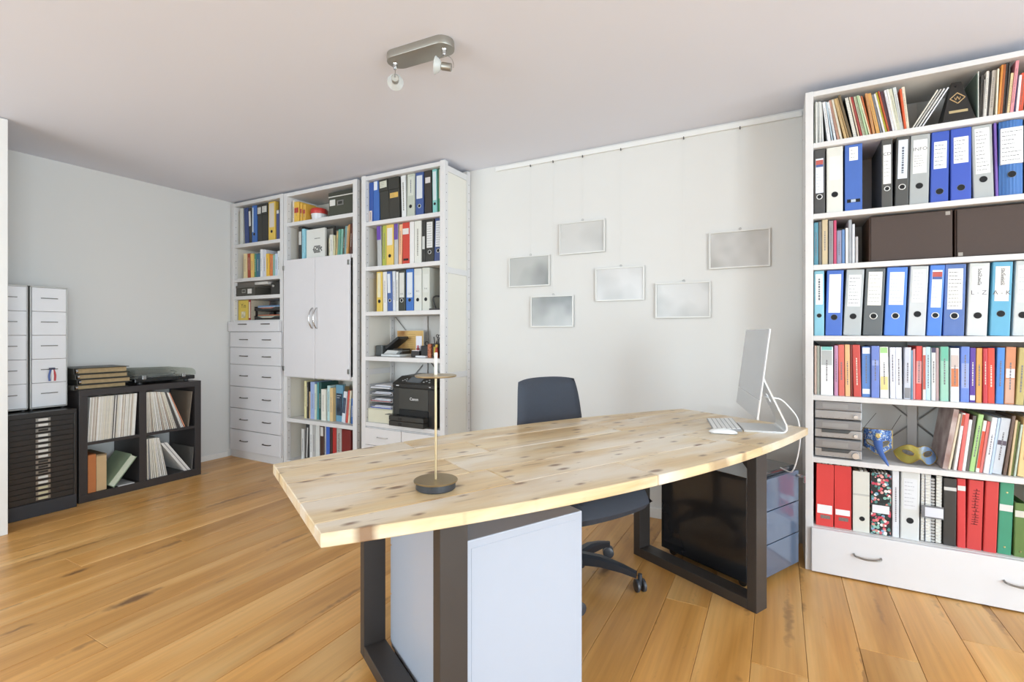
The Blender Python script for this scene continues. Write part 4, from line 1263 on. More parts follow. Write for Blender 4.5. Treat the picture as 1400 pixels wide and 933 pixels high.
ROWS['A2'] = [
    (-4.444, 0.049, 0.236, 0, 'K', 'e3cf9e', 'cream'),
    (-4.389, 0.049, 0.233, -1.5, 'K', 'a8452c', 'rust red'),
    (-4.335, 0.043, 0.228, -1.3, 'K', 'e6c06a', 'yellow'),
    (-4.287, 0.022, 0.225, -0.5, 'K', '4a8a6a', 'green'),
    (-4.263, 0.056, 0.223, -0.5, 'K', '3a6a80', 'teal blue'),
    (-4.202, 0.034, 0.259, 0, 'K', 'e9e9ea', 'white'),
    (-4.166, 0.05, 0.249, -1.2, 'K', 'd6d6de', 'pale grey'),
    (-4.114, 0.044, 0.211, -1.4, 'K', 'e9bb42', 'yellow'),
    (-4.068, 0.038, 0.199, 0.9, 'K', 'dd7f45', 'orange'),
    (-4.027, 0.038, 0.196, 0, 'K', '8fb9a8', 'mint'),
    (-3.987, 0.033, 0.201, 0, 'K', 'c4d2e4', 'pale blue'),
    (-3.952, 0.032, 0.223, 0, 'K', 'e3e6e6', 'white'),
    (-3.917, 0.017, 0.265, 0, 'K', 'd8d0bc', 'cream'),
    (-3.898, 0.032, 0.219, 0, 'K', '5e93ac', 'blue green'),
]
ROWS['B1'] = [
    (-3.761, 0.027, 0.201, 0.6, 'K', 'd9cfc0', 'white'),
    (-3.729, 0.064, 0.184, 0, 'K', 'e3b64a', 'yellow', {'band': [('b23a28', 0.48, 0.72)]}),
    (-3.658, 0.027, 0.167, 0, 'K', 'ddae48', 'yellow', {'band': [('b23a28', 0.48, 0.7)]}),
    (-3.624, 0.034, 0.15, 0.8, 'K', 'd8a845', 'yellow', {'band': [('b23a28', 0.48, 0.7)]}),
]
ROWS['B2'] = [
    (-3.675, 0.046, 0.292, 0, 'B', '35332f', 'black', {'lab': 'c9c6c0', 'lz': (0.45, 0.85), 'nohole': 1}),
    (-3.625, 0.032, 0.266, 0, 'K', '8fc4d2', 'pale turquoise'),
    (-3.303, 0.016, 0.159, 0, 'K', 'd8cfa8', 'cream'),
    (-3.285, 0.04, 0.182, -1.9, 'K', 'd9d7cc', 'lettered white'),
    (-3.241, 0.018, 0.173, 0, 'K', 'c9c49c', 'straw'),
    (-3.221, 0.022, 0.205, 3.6, 'K', 'c9a870', 'tan'),
    (-3.197, 0.024, 0.218, 3.4, 'K', '5f9a84', 'green'),
    (-3.171, 0.024, 0.219, 3.1, 'K', '7fb0a0', 'pale green'),
    (-3.142, 0.015, 0.221, 4.2, 'K', '55503f', 'dark brown'),
    (-3.125, 0.017, 0.238, 3.1, 'K', '6f9aa0', 'grey blue'),
    (-3.106, 0.015, 0.236, 4.1, 'K', 'cdb890', 'beige'),
    (-3.089, 0.0189, 0.245, 5.6, 'K', 'c0894a', 'tan orange'),
    (-3.063, 0.031, 0.251, 1.8, 'K', '5a352a', 'dark brown'),
]
ROWS['B5'] = [
    (-3.633, 0.029, 0.324, 0, 'K', 'e0d6a4', 'cream'),
    (-3.601, 0.015, 0.316, 0, 'K', '3a3634', 'black'),
    (-3.583, 0.017, 0.232, 0, 'K', 'cdae84', 'tan'),
    (-3.563, 0.056, 0.318, 0, 'K', '9fb0d8', 'periwinkle'),
    (-3.504, 0.025, 0.302, 0, 'K', 'c9d3c0', 'pale green'),
    (-3.477, 0.019, 0.318, 0, 'K', '4f9aa0', 'teal'),
    (-3.455, 0.033, 0.319, 0, 'K', '2e5550', 'dark green'),
    (-3.418, 0.054, 0.264, 0, 'K', 'e3e0d4', 'cream white'),
    (-3.358, 0.039, 0.296, 0, 'K', 'b9d6d6', 'pale aqua'),
    (-3.316, 0.037, 0.279, 0, 'K', 'dfc08a', 'tan'),
    (-3.187, 0.0408, 0.257, 5.8, 'K', 'd9dde2', 'white', {'band': [('3a4a60', 0.3, 0.8)]}),
    (-3.143, 0.0268, 0.27, 6.8, 'K', 'd0564a', 'red'),
    (-3.111, 0.0199, 0.268, 5.3, 'K', 'ddd6c0', 'cream'),
    (-3.088, 0.027, 0.206, 1.4, 'K', '3f6aa8', 'blue'),
]
ROWS['B6'] = [
    (-3.644, 0.034, 0.276, 0, 'K', 'cfcfcc', 'pale grey'),
    (-3.607, 0.05, 0.323, 2.5, 'K', '3a3a3a', 'black lettered', {'band': [('c9c9c6', 0.1, 0.9)], 'bw': 0.35}),
    (-3.553, 0.038, 0.331, 0, 'K', 'e2e2e0', 'white'),
    (-3.513, 0.039, 0.326, 0, 'K', 'b4b3b0', 'patterned grey'),
    (-3.47, 0.05, 0.329, 0, 'B', 'd5d6d2', 'white', {'nolab': 1, 'nohole': 1}),
    (-3.416, 0.049, 0.329, 0, 'B', '4a342c', 'dark brown', {'lab': 'd4d0ca', 'lz': (0.72, 0.95), 'nohole': 1}),
    (-3.364, 0.021, 0.33, 0, 'K', 'b4b4b4', 'grey'),
    (-3.34, 0.044, 0.332, 0, 'B', '4066c0', 'blue', {'nolab': 1, 'nohole': 1}),
    (-3.293, 0.031, 0.327, 0, 'B', '3e2a26', 'dark', {'nolab': 1, 'nohole': 1}),
    (-3.259, 0.041, 0.33, 0, 'B', 'b23430', 'red', {'nolab': 1, 'nohole': 1}),
    (-3.216, 0.058, 0.32, 0, 'B', 'b4b2ac', 'grey', {'nolab': 1, 'nohole': 1, 'txt': 'scrawl'}),
    (-3.154, 0.107, 0.317, 0, 'B', '7a2a28', 'maroon', {'nolab': 1, 'nohole': 1}),
]
ROWS['C1'] = [
    (-2.848, 0.043, 0.316, 0, 'B', '33539a', 'navy', {'lab': 'd8c4ba', 'lz': (0.02, 0.3), 'lx': (0.02, 0.8), 'nohole': 1, 'txt': 'vert2'}),
    (-2.801, 0.065, 0.324, 0, 'B', '3f68b0', 'blue', {'lab': 'dfe3ea', 'lz': (0.78, 0.99), 'lx': (0.1, 0.7), 'nohole': 1}),
    (-2.731, 0.0939, 0.337, -2.9, 'X', '383730', 'black', {'lab': 'cdccbc', 'lz': (0.8, 0.96), 'lid': 1}),
    (-2.632, 0.108, 0.349, -1.5, 'X', '36352f', 'black', {'lab': 'd9b05a', 'lz': (0.52, 0.64), 'lid': 1}),
    (-2.508, 0.045, 0.336, -1.7, 'B', 'dfe0de', 'white', {'nolab': 1, 'nohole': 1, 'txt': 'vert2'}),
    (-2.458, 0.075, 0.335, 0.7, 'B', 'bcc0b2', 'grey green', {'lab': 'cfd1c6', 'lz': (0.5, 0.94), 'ring': 0, 'hz': 0.25, 'txt': 'vert'}),
    (-2.377, 0.078, 0.339, 0, 'B', '42588f', 'slate navy', {'lab': 'd6d8dc', 'lz': (0.4, 0.93), 'ring': 1, 'hz': 0.23}),
    (-2.289, 0.067, 0.323, -0.7, 'B', '38322e', 'black', {'lab': 'd6cfcc', 'lz': (0.72, 0.85), 'nohole': 1}),
    (-2.214, 0.043, 0.334, -0.9, 'B', '86c6c0', 'turquoise', {'lab': 'd4dcdf', 'lz': (0.3, 0.95), 'ring': 0, 'hz': 0.22}),
    (-2.168, 0.054, 0.325, 0, 'B', '3f8f64', 'green', {'lab': 'c0b6a8', 'lz': (0.33, 0.98), 'ring': 0, 'hz': 0.25, 'txt': 'vert'}),
]
ROWS['C2'] = [
    (-2.75, 0.042, 0.322, -1.6, 'B', 'b5b6b4', 'grey and purple', {'lab': '6a48a4', 'lz': (0.66, 1.0), 'lx': (0, 1.0), 'nohole': 1}),
    (-2.704, 0.04, 0.319, 0.7, 'B', 'aab04a', 'lime', {'nolab': 1, 'nohole': 1, 'txt': 'vert2'}),
    (-2.662, 0.075, 0.323, 0, 'B', 'e3c062', 'yellow', {'lab': 'e0dcd4', 'lz': (0.5, 0.92), 'ring': 0, 'hz': 0.24}),
    (-2.583, 0.038, 0.325, 0, 'B', 'b9b9b6', 'silver and purple', {'lab': '6a48a4', 'lz': (0.62, 1.0), 'lx': (0, 1.0), 'nohole': 1, 'txt': 'vert2'}),
    (-2.542, 0.032, 0.307, 1.7, 'K', 'e8b48c', 'peach', {'noun': 'folder'}),
    (-2.504, 0.072, 0.317, 0, 'B', 'c64434', 'red', {'lab': 'dcd8d2', 'lz': (0.72, 0.86), 'lx': (0.02, 0.9), 'slot': 1, 'nohole': 1}),
    (-2.43, 0.042, 0.319, 0, 'B', 'e2dedc', 'white', {'nolab': 1, 'nohole': 1}),
    (-2.386, 0.067, 0.319, 0, 'B', 'dcdbd2', 'ivory', {'nolab': 1, 'nohole': 1, 'txt': 'vert2'}),
    (-2.317, 0.034, 0.324, 0, 'B', '34332f', 'black', {'lab': 'cfcfc9', 'lz': (0.32, 0.62), 'nohole': 1}),
    (-2.281, 0.077, 0.323, 0, 'B', '34332e', 'black', {'lab': 'dcdbd8', 'lz': (0.34, 0.94), 'ring': 1, 'hz': 0.24, 'txt': 'lines'}),
    (-2.202, 0.082, 0.318, 1.6, 'B', '41507f', 'navy', {'lab': 'dcdde0', 'lz': (0.34, 0.94), 'ring': 1, 'hz': 0.25, 'txt': 'lines'}),
]
ROWS['C3'] = [
    (-2.762, 0.061, 0.31, 0, 'B', 'd9b852', 'yellow', {'lab': 'dcd4b4', 'lz': (0.36, 0.97), 'lx': (0.15, 0.75), 'ring': 0, 'hz': 0.26}),
    (-2.696, 0.041, 0.307, -0.7, 'K', 'dedcd8', 'white', {'noun': 'folder'}),
    (-2.654, 0.053, 0.307, -1.9, 'B', '4a649c', 'navy', {'lab': 'd9dde2', 'lz': (0.46, 0.94), 'lx': (0.1, 0.7), 'ring': 1, 'hz': 0.27}),
    (-2.595, 0.027, 0.306, -1.1, 'K', 'd3d6dc', 'pale grey', {'noun': 'folder'}),
    (-2.566, 0.025, 0.299, 0, 'K', 'e0e0da', 'white', {'noun': 'folder'}),
    (-2.539, 0.069, 0.308, 0, 'B', '353932', 'black', {'lab': 'd4d3cc', 'lz': (0.33, 0.94), 'ring': 1, 'hz': 0.26, 'txt': 'A-B'}),
    (-2.468, 0.076, 0.313, 0, 'B', '3f70b8', 'blue', {'lab': 'd4dae0', 'lz': (0.32, 0.92), 'ring': 0, 'hz': 0.26, 'txt': 'C-H'}),
    (-2.388, 0.073, 0.311, 0, 'B', 'd3d4cc', 'white', {'lab': 'd9dad4', 'lz': (0.37, 0.84), 'ring': 0, 'hz': 0.26, 'txt': 'M-Z'}),
    (-2.313, 0.072, 0.314, 0, 'B', 'cfd0c6', 'cream white', {'lab': 'd6d7d0', 'lz': (0.42, 0.85), 'ring': 0, 'hz': 0.26, 'txt': 'P-H'}),
]


SHELF = {'R1': ("the wide bookcase's top shelf", 2.103, 2.86), 'R1b': ("the wide bookcase's top shelf", 2.103, 2.86), 'R2': ("the wide bookcase's second shelf", 1.754, 2.86),
         'R3': ("the wide bookcase's third shelf", 1.503, 2.86), 'R4': ("the wide bookcase's fourth shelf", 1.1545, 2.86), 'R5': ("the wide bookcase's fifth shelf", .8625, 2.86),
         'R6': ("the wide bookcase's sixth shelf", .557, 2.86), 'R7': ("the wide bookcase's bottom shelf", .2175, 2.86), 'R7b': ("the wide bookcase's bottom shelf", .2175, 2.86),
         'A1': ("the drawer unit's top shelf", 2.0, 2.87), 'A2': ("the drawer unit's second shelf", 1.678, 2.87),
         'B1': ("the door unit's top shelf", 2.127, 2.87), 'B2': ("the door unit's second shelf", 1.80, 2.87), 'B5': ("the shelf just under the cupboard doors", .425, 2.90), 'B6': ("the door unit's bottom shelf", .058, 2.88),
         'C1': ("the printer unit's top shelf", 2.034, 2.87), 'C2': ("the printer unit's second shelf", 1.684, 2.87), 'C3': ("the printer unit's third shelf", 1.333, 2.87)}
NOUN = {'B': ('ring_binder', 'binder'), 'K': ('book', 'book'), 'M': ('magazine', 'magazine'), 'S': ('spiral_booklet', 'spiral-bound booklet'), 'N': ('spiral_notebook', 'spiral notebook'), 'X': ('archive_box', 'box file'), 'F': ('magazine_file', 'magazine file')}
CATS = {'B': 'binder', 'K': 'book', 'M': 'magazine', 'S': 'booklet', 'N': 'notebook', 'X': 'box file', 'F': 'magazine file'}
FLORAL = cells('floral_paper_print', ['d9606a', '8fbfb0', 'e9a7a0', 'f0e4e0', '4f8a84', 'c9435a', '7fa9c4', 'd98a80', '2a3a3a'], 78, .5, '1c2527', .56)

def strokes(x0, x1, z0, z1, y, lines, r, th=.0016, fill=.8):
    m_ = MB()
    for i in range(lines):
        z = z1 - (z1 - z0) * (i + .5) / lines
        a = x0
        end = x0 + (x1 - x0) * r.uniform(.55, 1.0) * fill
        while a < end:
            b = min(end, a + r.uniform(.003, .011))
            m_.box(a, b, y - .0003, y, z - th / 2, z + th / 2)
            a = b + .0022
    return m_

def make_item(nm, it, zs, yf, label, noun):
    x, w, h_, lean, kind, hx, words = it[:7]
    op = it[7] if len(it) > 7 else {}
    r = random.Random(int(abs(x) * 1000) * 7 + len(words))
    name, _ = NOUN[kind]
    if op.get('noun') == 'folder':
        name = 'folder'
    L_ = R(lean)
    sh = -w if lean > 0 else 0.0
    px = x + (w / math.cos(L_) if lean > 0 else 0)
    yj = yf + r.uniform(-.004, .008) if kind in 'MK' else yf + r.uniform(-.003, .003)
    group = f"{noun}s on {SHELF[nm][0]}"
    cat = 'folder' if op.get('noun') == 'folder' else CATS[kind]
    if kind == 'M':
        d = min(.21, 3.14 - yj)
        mb = MB().box(sh, sh + w, 0, d, 0, h_)
        if w > .008:
            o = thing(name, label, cat, (px, yj, zs), 0, group, L_)
            t = .0012
            MB().box(sh, sh + w, 0, t, 0, h_).box(sh, sh + t, t, d, 0, h_).box(sh + w - t, sh + w, t, d, 0, h_).build('cover', mat(hx, .5, var=.16, scale=55), o)
            MB().box(sh + t, sh + w - t, t, d - .002, .001, h_ - .002).build('pages', mat('d9d4ca', .85, var=.12, scale=90), o)
            strokes(sh + w * .3, sh + w * .7, h_ * .2, h_ * .85, 0, 26, r, .0022).build('title', mat('6d6862', .7), o)
            return o
        me = mb.mesh(name, mat(hx, .5, var=.2, scale=60), bevel=min(.0006, w * .2), seg=1)
        o = put(name, me, None, (px, yj, zs), (0, L_, 0))
        return tag(o, label, cat, group)
    o = thing(name, label, cat, (px, yj, zs), 0, group, L_)
    if kind in 'SN':
        d = .21 if kind == 'S' else .22
        m0 = mat(hx, .5, var=.1, scale=50)
        t = .0012
        MB().box(sh, sh + t, .004, d, 0, h_).box(sh + w - t, sh + w, .004, d, 0, h_).build('cover', m0, o)
        MB().box(sh + t, sh + w - t, .006, d - .003, .002, h_ - .002).build('pages', mat('e4e0d6' if hx != '2d2a2a' else '8d8a86', .85, var=.1, scale=120), o)
        co = MB()
        n_ = int(h_ / (.0105 if kind == 'S' else .014))
        rr = min(w * .42, .011)
        # rings lie in the horizontal plane
        for i in range(n_):
            z = .008 + i * (h_ - .016) / (n_ - 1)
            pts = [(sh + w / 2 + rr * math.cos(a), .006 + rr * .8 * math.sin(a), z) for a in [2 * math.pi * k / 9 for k in range(9)]]
            co.tube(pts + [pts[0]], .0012 if kind == 'S' else .0021, 4, False)
        co.build('spiral', mat('e6e4e0' if kind == 'N' else 'dcd8cc', .4), o)
        return o
    if kind == 'K':
        d = min(.17 + .04 * r.random(), 3.13 - yj)
        if op.get('noun') == 'folder':
            d = .24
        t = min(.0028, w * .2)
        m0 = mat(hx, .45, var=.07, scale=35)
        b_ = min(.003, w * .22)
        mb = MB()
        # spine with softly rounded edges, two boards
        mb.prism([(sh + b_, 0), (sh + w - b_, 0), (sh + w - b_ * .3, b_ * .35), (sh + w, b_), (sh + w, d), (sh + w - t, d), (sh + w - t, t + b_), (sh + t, t + b_), (sh + t, d), (sh, d), (sh, b_), (sh + b_ * .3, b_ * .35)], 0, h_)
        mb.build('cover', m0, o)
        MB().box(sh + t, sh + w - t, t + b_ * .5, d - .004, .002, h_ - .003).build('pages', PAGES, o)
        bands = op.get('band', [])
        bw = op.get('bw', 1.0)
        for (c, f0, f1) in bands:
            MB().box(sh + w * .5 - w * .42 * bw, sh + w * .5 + w * .42 * bw, -.0005, .001, h_ * f0, h_ * f1).build('spine_band', mat(c, .5, var=.05), o)
        if w > .014:
            lum = sum(int(hx[i:i + 2], 16) for i in (0, 2, 4)) / 3
            tw = min(.0045, w * .2)
            tm = MB()
            z = h_ * r.uniform(.22, .34)
            ze = h_ * r.uniform(.66, .86)
            while z < ze:
                z2 = min(ze, z + r.uniform(.004, .012))
                tm.box(sh + w / 2 - tw / 2, sh + w / 2 + tw / 2, -.0009, .0, z, z2)
                z = z2 + .0026
            tm.build('title', mat('7d7a80' if lum > 120 else 'd9d2c4', .6), o)
        return o
    if kind == 'B':
        d = min(.278, 3.142 - yj)
        t = .0025
        m0 = mat(hx, .42, var=.04, scale=14)
        mb = MB()
        b_ = .004
        if op.get('ribs'):
            n_ = 14
            sp = []
            for i in range(n_ + 1):
                u = i / n_
                bul = -.012 * math.sin(math.pi * u) + (.0012 if i % 2 else 0)
                sp.append((sh + w * u, bul))
            poly = sp + [(sh + w, d), (sh + w - t, d), (sh + w - t, .008), (sh + t, .008), (sh + t, d), (sh, d)]
        else:
            poly = [(sh + b_, 0), (sh + w - b_, 0), (sh + w - b_ * .3, b_ * .3), (sh + w, b_), (sh + w, d), (sh + w - t, d), (sh + w - t, t + b_), (sh + t, t + b_), (sh + t, d), (sh, d), (sh, b_), (sh + b_ * .3, b_ * .3)]
        mb.prism(poly, 0, h_)
        mb.build('cover', m0, o)
        MB().box(sh + t + .002, sh + w - t - .002, .03, d - .012, .006, h_ - .02).build('pages', mat('d6d2c8', .9, var=.12, scale=90), o)
        fy = -.0128 if op.get('ribs') else 0.0
        if not op.get('nolab'):
            l0, l1 = op.get('lx', (.13, .87))
            z0, z1 = op['lz']
            lb = MB().box(sh + w * l0 + .001, sh + w * l1 - .001, fy - .0007, fy + .001 if fy == 0 else .0, h_ * z0, h_ * z1)
            lbl = lb.build('spine_label', mat(op.get('lab', 'eeeeee'), .6, var=.04, scale=30), o)
            tx = op.get('txt')
            xa, xb = sh + w * l0 + .004, sh + w * l1 - .004
            za, zb = h_ * z0 + .008, h_ * z1 - .008
            y_ = fy - .0008
            if tx in ('lines', 'faint'):
                strokes(xa, xb, za, zb, y_, max(4, int((zb - za) / .016)), r, .0022, 1.0).build('handwriting', INK if tx == 'lines' else FAINT, lbl)
            elif tx == 'flag':
                MB().box(xa - .002, xb + .002, y_ - .0003, y_, zb - .022, zb).build('stripe', mat('b9584e', .6), lbl)
                MB().box(xa - .002, xb + .002, y_ - .0003, y_, zb - .034, zb - .022).build('stripe', mat('4a5f96', .6), lbl)
                strokes(xa, xb, za, zb - .06, y_, 6, r, .0016).build('handwriting', FAINT, lbl)
            elif tx in ('vert', 'vert2'):
                vm = MB(); z = za + (zb - za) * .1
                while z < za + (zb - za) * .85:
                    z2 = z + r.uniform(.005, .013)
                    vm.box((xa + xb) / 2 - .004, (xa + xb) / 2 + .004, y_ - .0003, y_, z, z2)
                    z = z2 + .003
                vm.build('handwriting', mat('6b6f7a', .8), lbl)
            elif tx in ('CD', 'INFO'):
                lettering(tx, .021 if tx == 'CD' else .022, lbl, ((xa + xb) / 2, y_, zb - .035), mat('5d5d62', .8))
                strokes(xa, xb, za + .02, zb - .06, y_, 5, r, .0018, 1.0).build('handwriting', mat('6d6d70', .8), lbl)
            elif tx in _txt:
                big = len(tx) > 3
                lettering(tx, .026 if big else .017, lbl, ((xa + xb) / 2, y_, za + (.028 if big else .02)), mat('5d5d62', .8))
                if big:
                    strokes((xa + xb) / 2 - .005, (xa + xb) / 2 + .01, za + .06, zb, y_, 14, r, .004, 1.0).build('handwriting', mat('7d7a78', .8), lbl)
        else:
            tx = op.get('txt')
            if tx == 'scrawl':
                vm = MB(); z = h_ * .36
                while z < h_ * .86:
                    z2 = z + r.uniform(.006, .016)
                    e = r.uniform(-.003, .003)
                    vm.box(sh + w / 2 - .011 + e, sh + w / 2 + .011 + e, -.0006, 0, z, z + .003)
                    vm.box(sh + w / 2 + e - .002, sh + w / 2 + e + .002, -.0006, 0, z, z2)
                    z = z2 + .003
                vm.build('handwriting', mat('7a2a2c' if hx[:2] > 'c0' else '55534f', .8), o)
            elif tx == 'vert2':
                vm = MB(); z = h_ * .18
                while z < h_ * .82:
                    z2 = z + r.uniform(.005, .013)
                    vm.box(sh + w / 2 - .0045, sh + w / 2 + .0045, -.0006, 0, z, z2)
                    z = z2 + .003
                vm.build('title', mat('7d786e', .7), o)
        if not op.get('nohole') and not op.get('rivets'):
            cx, cz = sh + w / 2, h_ * op.get('hz', .28)
            rr = min(.0135, w * .24)
            Mh = Matrix.Rotation(R(90), 4, 'X')
            hp = MB().lathe([(.0005, 0), (rr, 0), (rr, .0009), (.0005, .001)], 20, (cx, fy, cz), Mh)
            hp.build('finger_hole', DARKHOLE, o)  # dark disc carries the shade inside the hole as colour
            if op.get('ring'):
                MB().torus((cx, fy - .0008, cz), rr, .002).build('finger_ring', mat('d9d9d6', .35, .3), o, smooth=True)
            else:
                MB().torus((cx, fy - .0005, cz), rr, .0007).build('finger_ring', mat('77797a', .5), o, smooth=True)
        if op.get('rivets'):
            for fz in (.1, .86 if h_ > .25 else .10):
                MB().lathe([(.0005, .0), (.004, .0), (.003, .0018), (.0005, .0022)], 12, (sh + w / 2, 0, h_ * fz), Matrix.Rotation(R(90), 4, 'X')).build('rivet', mat('d9cf9a', .3, .8), o, smooth=True)
        if op.get('slot'):
            MB().box(sh + w * .15, sh + w * .85, -.0008, 0, h_ * .09, h_ * .14).build('slot', DARKHOLE, o)
        return o
    if kind == 'X':
        d = .27
        m0 = mat(hx, .55, var=.06, scale=20)
        MB().box(sh, sh + w, 0, d, 0, h_).build('body', m0, o, bevel=.0015, seg=1)
        if op.get('lid'):
            MB().box(sh - .0005, sh + w + .0005, -.006, d + .001, h_ * .72, h_ + .001).build('lid', m0, o, bevel=.0015, seg=1)
        fy = -.006 if op.get('lid') and op.get('lz', (1, 1))[0] > .7 else 0
        if not op.get('nolab'):
            l0, l1 = op.get('lx', (.12, .9))
            z0, z1 = op['lz']
            lbl = MB().box(sh + w * l0, sh + w * l1, fy - .0008, fy + .0005, h_ * z0, h_ * z1).build('label', mat(op['lab'], .6, var=.04), o)
            strokes(sh + w * l0 + .005, sh + w * l1 - .005, h_ * z0 + .006, h_ * z1 - .006, fy - .0008, 3, r, .002).build('handwriting', mat('77746e', .8), lbl)
        if op.get('slot'):
            MB().box(sh + w * .12, sh + w * .88, -.001, .0, h_ * .13, h_ * .18).build('slot', DARKHOLE, o, bevel=.0004)
            MB().box(sh + w * .35, sh + w * .62, -.0016, -.0009, h_ * .135, h_ * .175).build('slot_card', mat('b9c6d6', .5), o)
        return o
    if kind == 'F':
        d = .25
        t = .003
        m0 = FLORAL if op.get('floral') else mat(hx, .5, var=.04, scale=14)
        # open-topped file: front wall, sloping sides, back
        MB().box(sh, sh + w, 0, t, 0, h_).box(sh, sh + w, d - t, d, 0, h_ * .98).box(sh, sh + t, t, d - t, 0, h_ * .97).box(sh + w - t, sh + w, t, d - t, 0, h_ * .97).box(sh + t, sh + w - t, t, d - t, 0, t).build('walls', m0, o)
        nb = 9
        for i in range(nb):
            pw_ = (w - .012) / nb
            MB().box(sh + .006 + i * pw_, sh + .006 + (i + .8) * pw_, .008, d - .01, .004, h_ * (1.0 + .02 * r.random())).build('sheaf', mat(r.choice(['dcd8ce', 'c9c2b4', 'e6e3dc', 'b5a890', '6d6a64']), .8, var=.1, scale=80), o)
        l0, l1 = op.get('lx', (.06, .92))
        z0, z1 = op['lz']
        MB().box(sh + w * l0, sh + w * l1, -.0008, .0, h_ * z0, h_ * z1).build('label', mat(op['lab'], .6, var=.04), o)
        if hx in ('d9423f', 'd63c3a'):
            MB().box(sh + w * .25, sh + w * .82, -.0006, 0, h_ * .12, h_ * .175).build('slot', mat('7d6f6a', .6, var=.5, scale=160), o)
        if op.get('hole'):
            fx, fz = op['hole']
            MB().lathe([(.0005, 0), (.011, 0), (.011, .0008), (.0005, .0009)], 18, (sh + w * fx, 0, h_ * fz), Matrix.Rotation(R(90), 4, 'X')).build('finger_hole', DARKHOLE, o)  # flat dark disc, the hole's inner shade put into its colour
        return o

XLIM = {'R': (.149, 1.052), 'A': (-4.530, -3.865), 'B': (-3.772, -2.978), 'C': (-2.842, -2.122)}
LIMIT = {'R1': .228, 'R2': .3235, 'R3': .2255, 'R4': .323, 'R5': .2665, 'R6': .28, 'R7': .314, 'A1': .359, 'A2': .289, 'B1': .228, 'B2': .294, 'B5': .357, 'B6': .334, 'C1': .3255, 'C2': .3175, 'C3': .3185}
def noun_of(it):
    op = it[7] if len(it) > 7 else {}
    return op.get('noun') or NOUN[it[4]][1]

for key in (('R1', 'R1b'), ('R2',), ('R3',), ('R4',), ('R5',), ('R6',), ('R7', 'R7b'), ('A1',), ('A2',), ('B1',), ('B2',), ('B5',), ('B6',), ('C1',), ('C2',), ('C3',)):
    items = [(k, list(it)) for k in key for it in ROWS[k]]
    descs = [f"{it[6]} {noun_of(it)}" for _, it in items]
    sh_txt = SHELF[key[0]][0]
    labels = []
    for i, (k, it) in enumerate(items):
        if descs.count(descs[i]) == 1:
            ex = ''
            op = it[7] if len(it) > 7 else {}
            if it[4] == 'B' and not op.get('nolab'):
                ex = ' with spine label'
            elif abs(it[3]) > 20:
                ex = ' slanting'
            labels.append(f"{descs[i]}{ex} on {sh_txt}")
        else:
            lw = items[i - 1][1][6] if i else None
            rw = items[i + 1][1][6] if i + 1 < len(items) else None
            if lw and rw:
                lb_ = f"{descs[i]} between {lw} and {rw} ones on {sh_txt}"
                labels.append(lb_ if len(lb_.split()) <= 16 else f"{descs[i]} beside {lw} one on {sh_txt}")
            else:
                labels.append(f"{descs[i]} ending the row on {sh_txt}")
    prev = None
    for i, (k, it) in enumerate(items):
        it[1] *= .955
        lim = LIMIT[key[0]]
        L_ = abs(R(it[3]))
        it[2] = min(it[2], (lim - .003 - it[1] * math.sin(L_)) / math.cos(L_))
        # keep neighbours from biting into each other
        if prev:
            pr_, pl, ph = prev
            hh = min(ph, it[2])
            need = max(pr_, pr_ + hh * (math.tan(R(pl)) - math.tan(R(it[3])))) + .0006
            if it[0] < need and need - it[0] < .08:
                it[0] = need
        xl_, xr_ = XLIM[key[0][0]]
        it[0] = max(it[0], xl_ + .001)
        room_ = xr_ - .001 - it[0] - max(0, it[2] * math.sin(R(it[3])))
        if it[1] / math.cos(R(it[3])) > room_:
            it[1] = max(.004, room_ * math.cos(R(it[3])))
        make_item(k, tuple(it), SHELF[k][1] + .0004, SHELF[k][2], labels[i], noun_of(it))
        prev = (it[0] + it[1] / math.cos(R(it[3])), it[3], it[2])

# ================================================================== SINGLE THINGS ON THE SHELVES
# --- wide bookcase, top shelf: metronome
o = thing('metronome', 'black pyramid metronome with a tan diamond emblem', 'metronome', (.7025, 2.865, 2.1035))
MBK = mat('2b2927', .32, var=.06)
vs_ = [(-.056, 0, .014), (.056, 0, .014), (.056, .11, .014), (-.056, .11, .014), (-.017, .036, .196), (.017, .036, .196), (.017, .074, .196), (-.017, .074, .196)]
MB().add(vs_, [(0, 3, 2, 1), (4, 5, 6, 7), (0, 1, 5, 4), (1, 2, 6, 5), (2, 3, 7, 6), (3, 0, 4, 7)]).build('body', MBK, o, bevel=.002)
MB().box(-.0575, .0575, -.004, .114, 0, .0145).build('base', MBK, o, bevel=.002)
tlt = math.atan2(.036, .182)
Mf = Matrix.Translation((0, 0, .014)) @ Matrix.Rotation(-tlt, 4, 'X')
s_ = .026
em = MB()
for (a, b) in (((0, s_), (s_, 0)), ((s_, 0), (0, -s_)), ((0, -s_), (-s_, 0)), ((-s_, 0), (0, s_))):
    A, B_ = Vector((a[0], 0, a[1] + .105)), Vector((b[0], 0, b[1] + .105))
    em.tube([Mf @ (A + Vector((0, -.0006, 0))), Mf @ (B_ + Vector((0, -.0006, 0)))], .0022, 6)
for (x0, x1, za, zb) in ((-.010, -.006, .004, -.009), (-.006, 0, -.009, .008), (0, .006, .008, -.009), (.006, .010, -.009, .004)):
    em.tube([Mf @ Vector((x0, -.0006, za + .105)), Mf @ Vector((x1, -.0006, zb + .105))], .0015, 6)
em.build('emblem', mat('c9a878', .4, .3), o)
MB().box(-.032, .032, -.0012, .0005, .034, .046, Mf).build('name_plate', mat('cdb98c', .35, .4), o)
MB().tube([Mf @ Vector((-.004, -.004, .165)), Mf @ Vector((-.004, .004, .165))], .005, 12).build('clasp', mat('1d1c1b', .3), o, smooth=True)

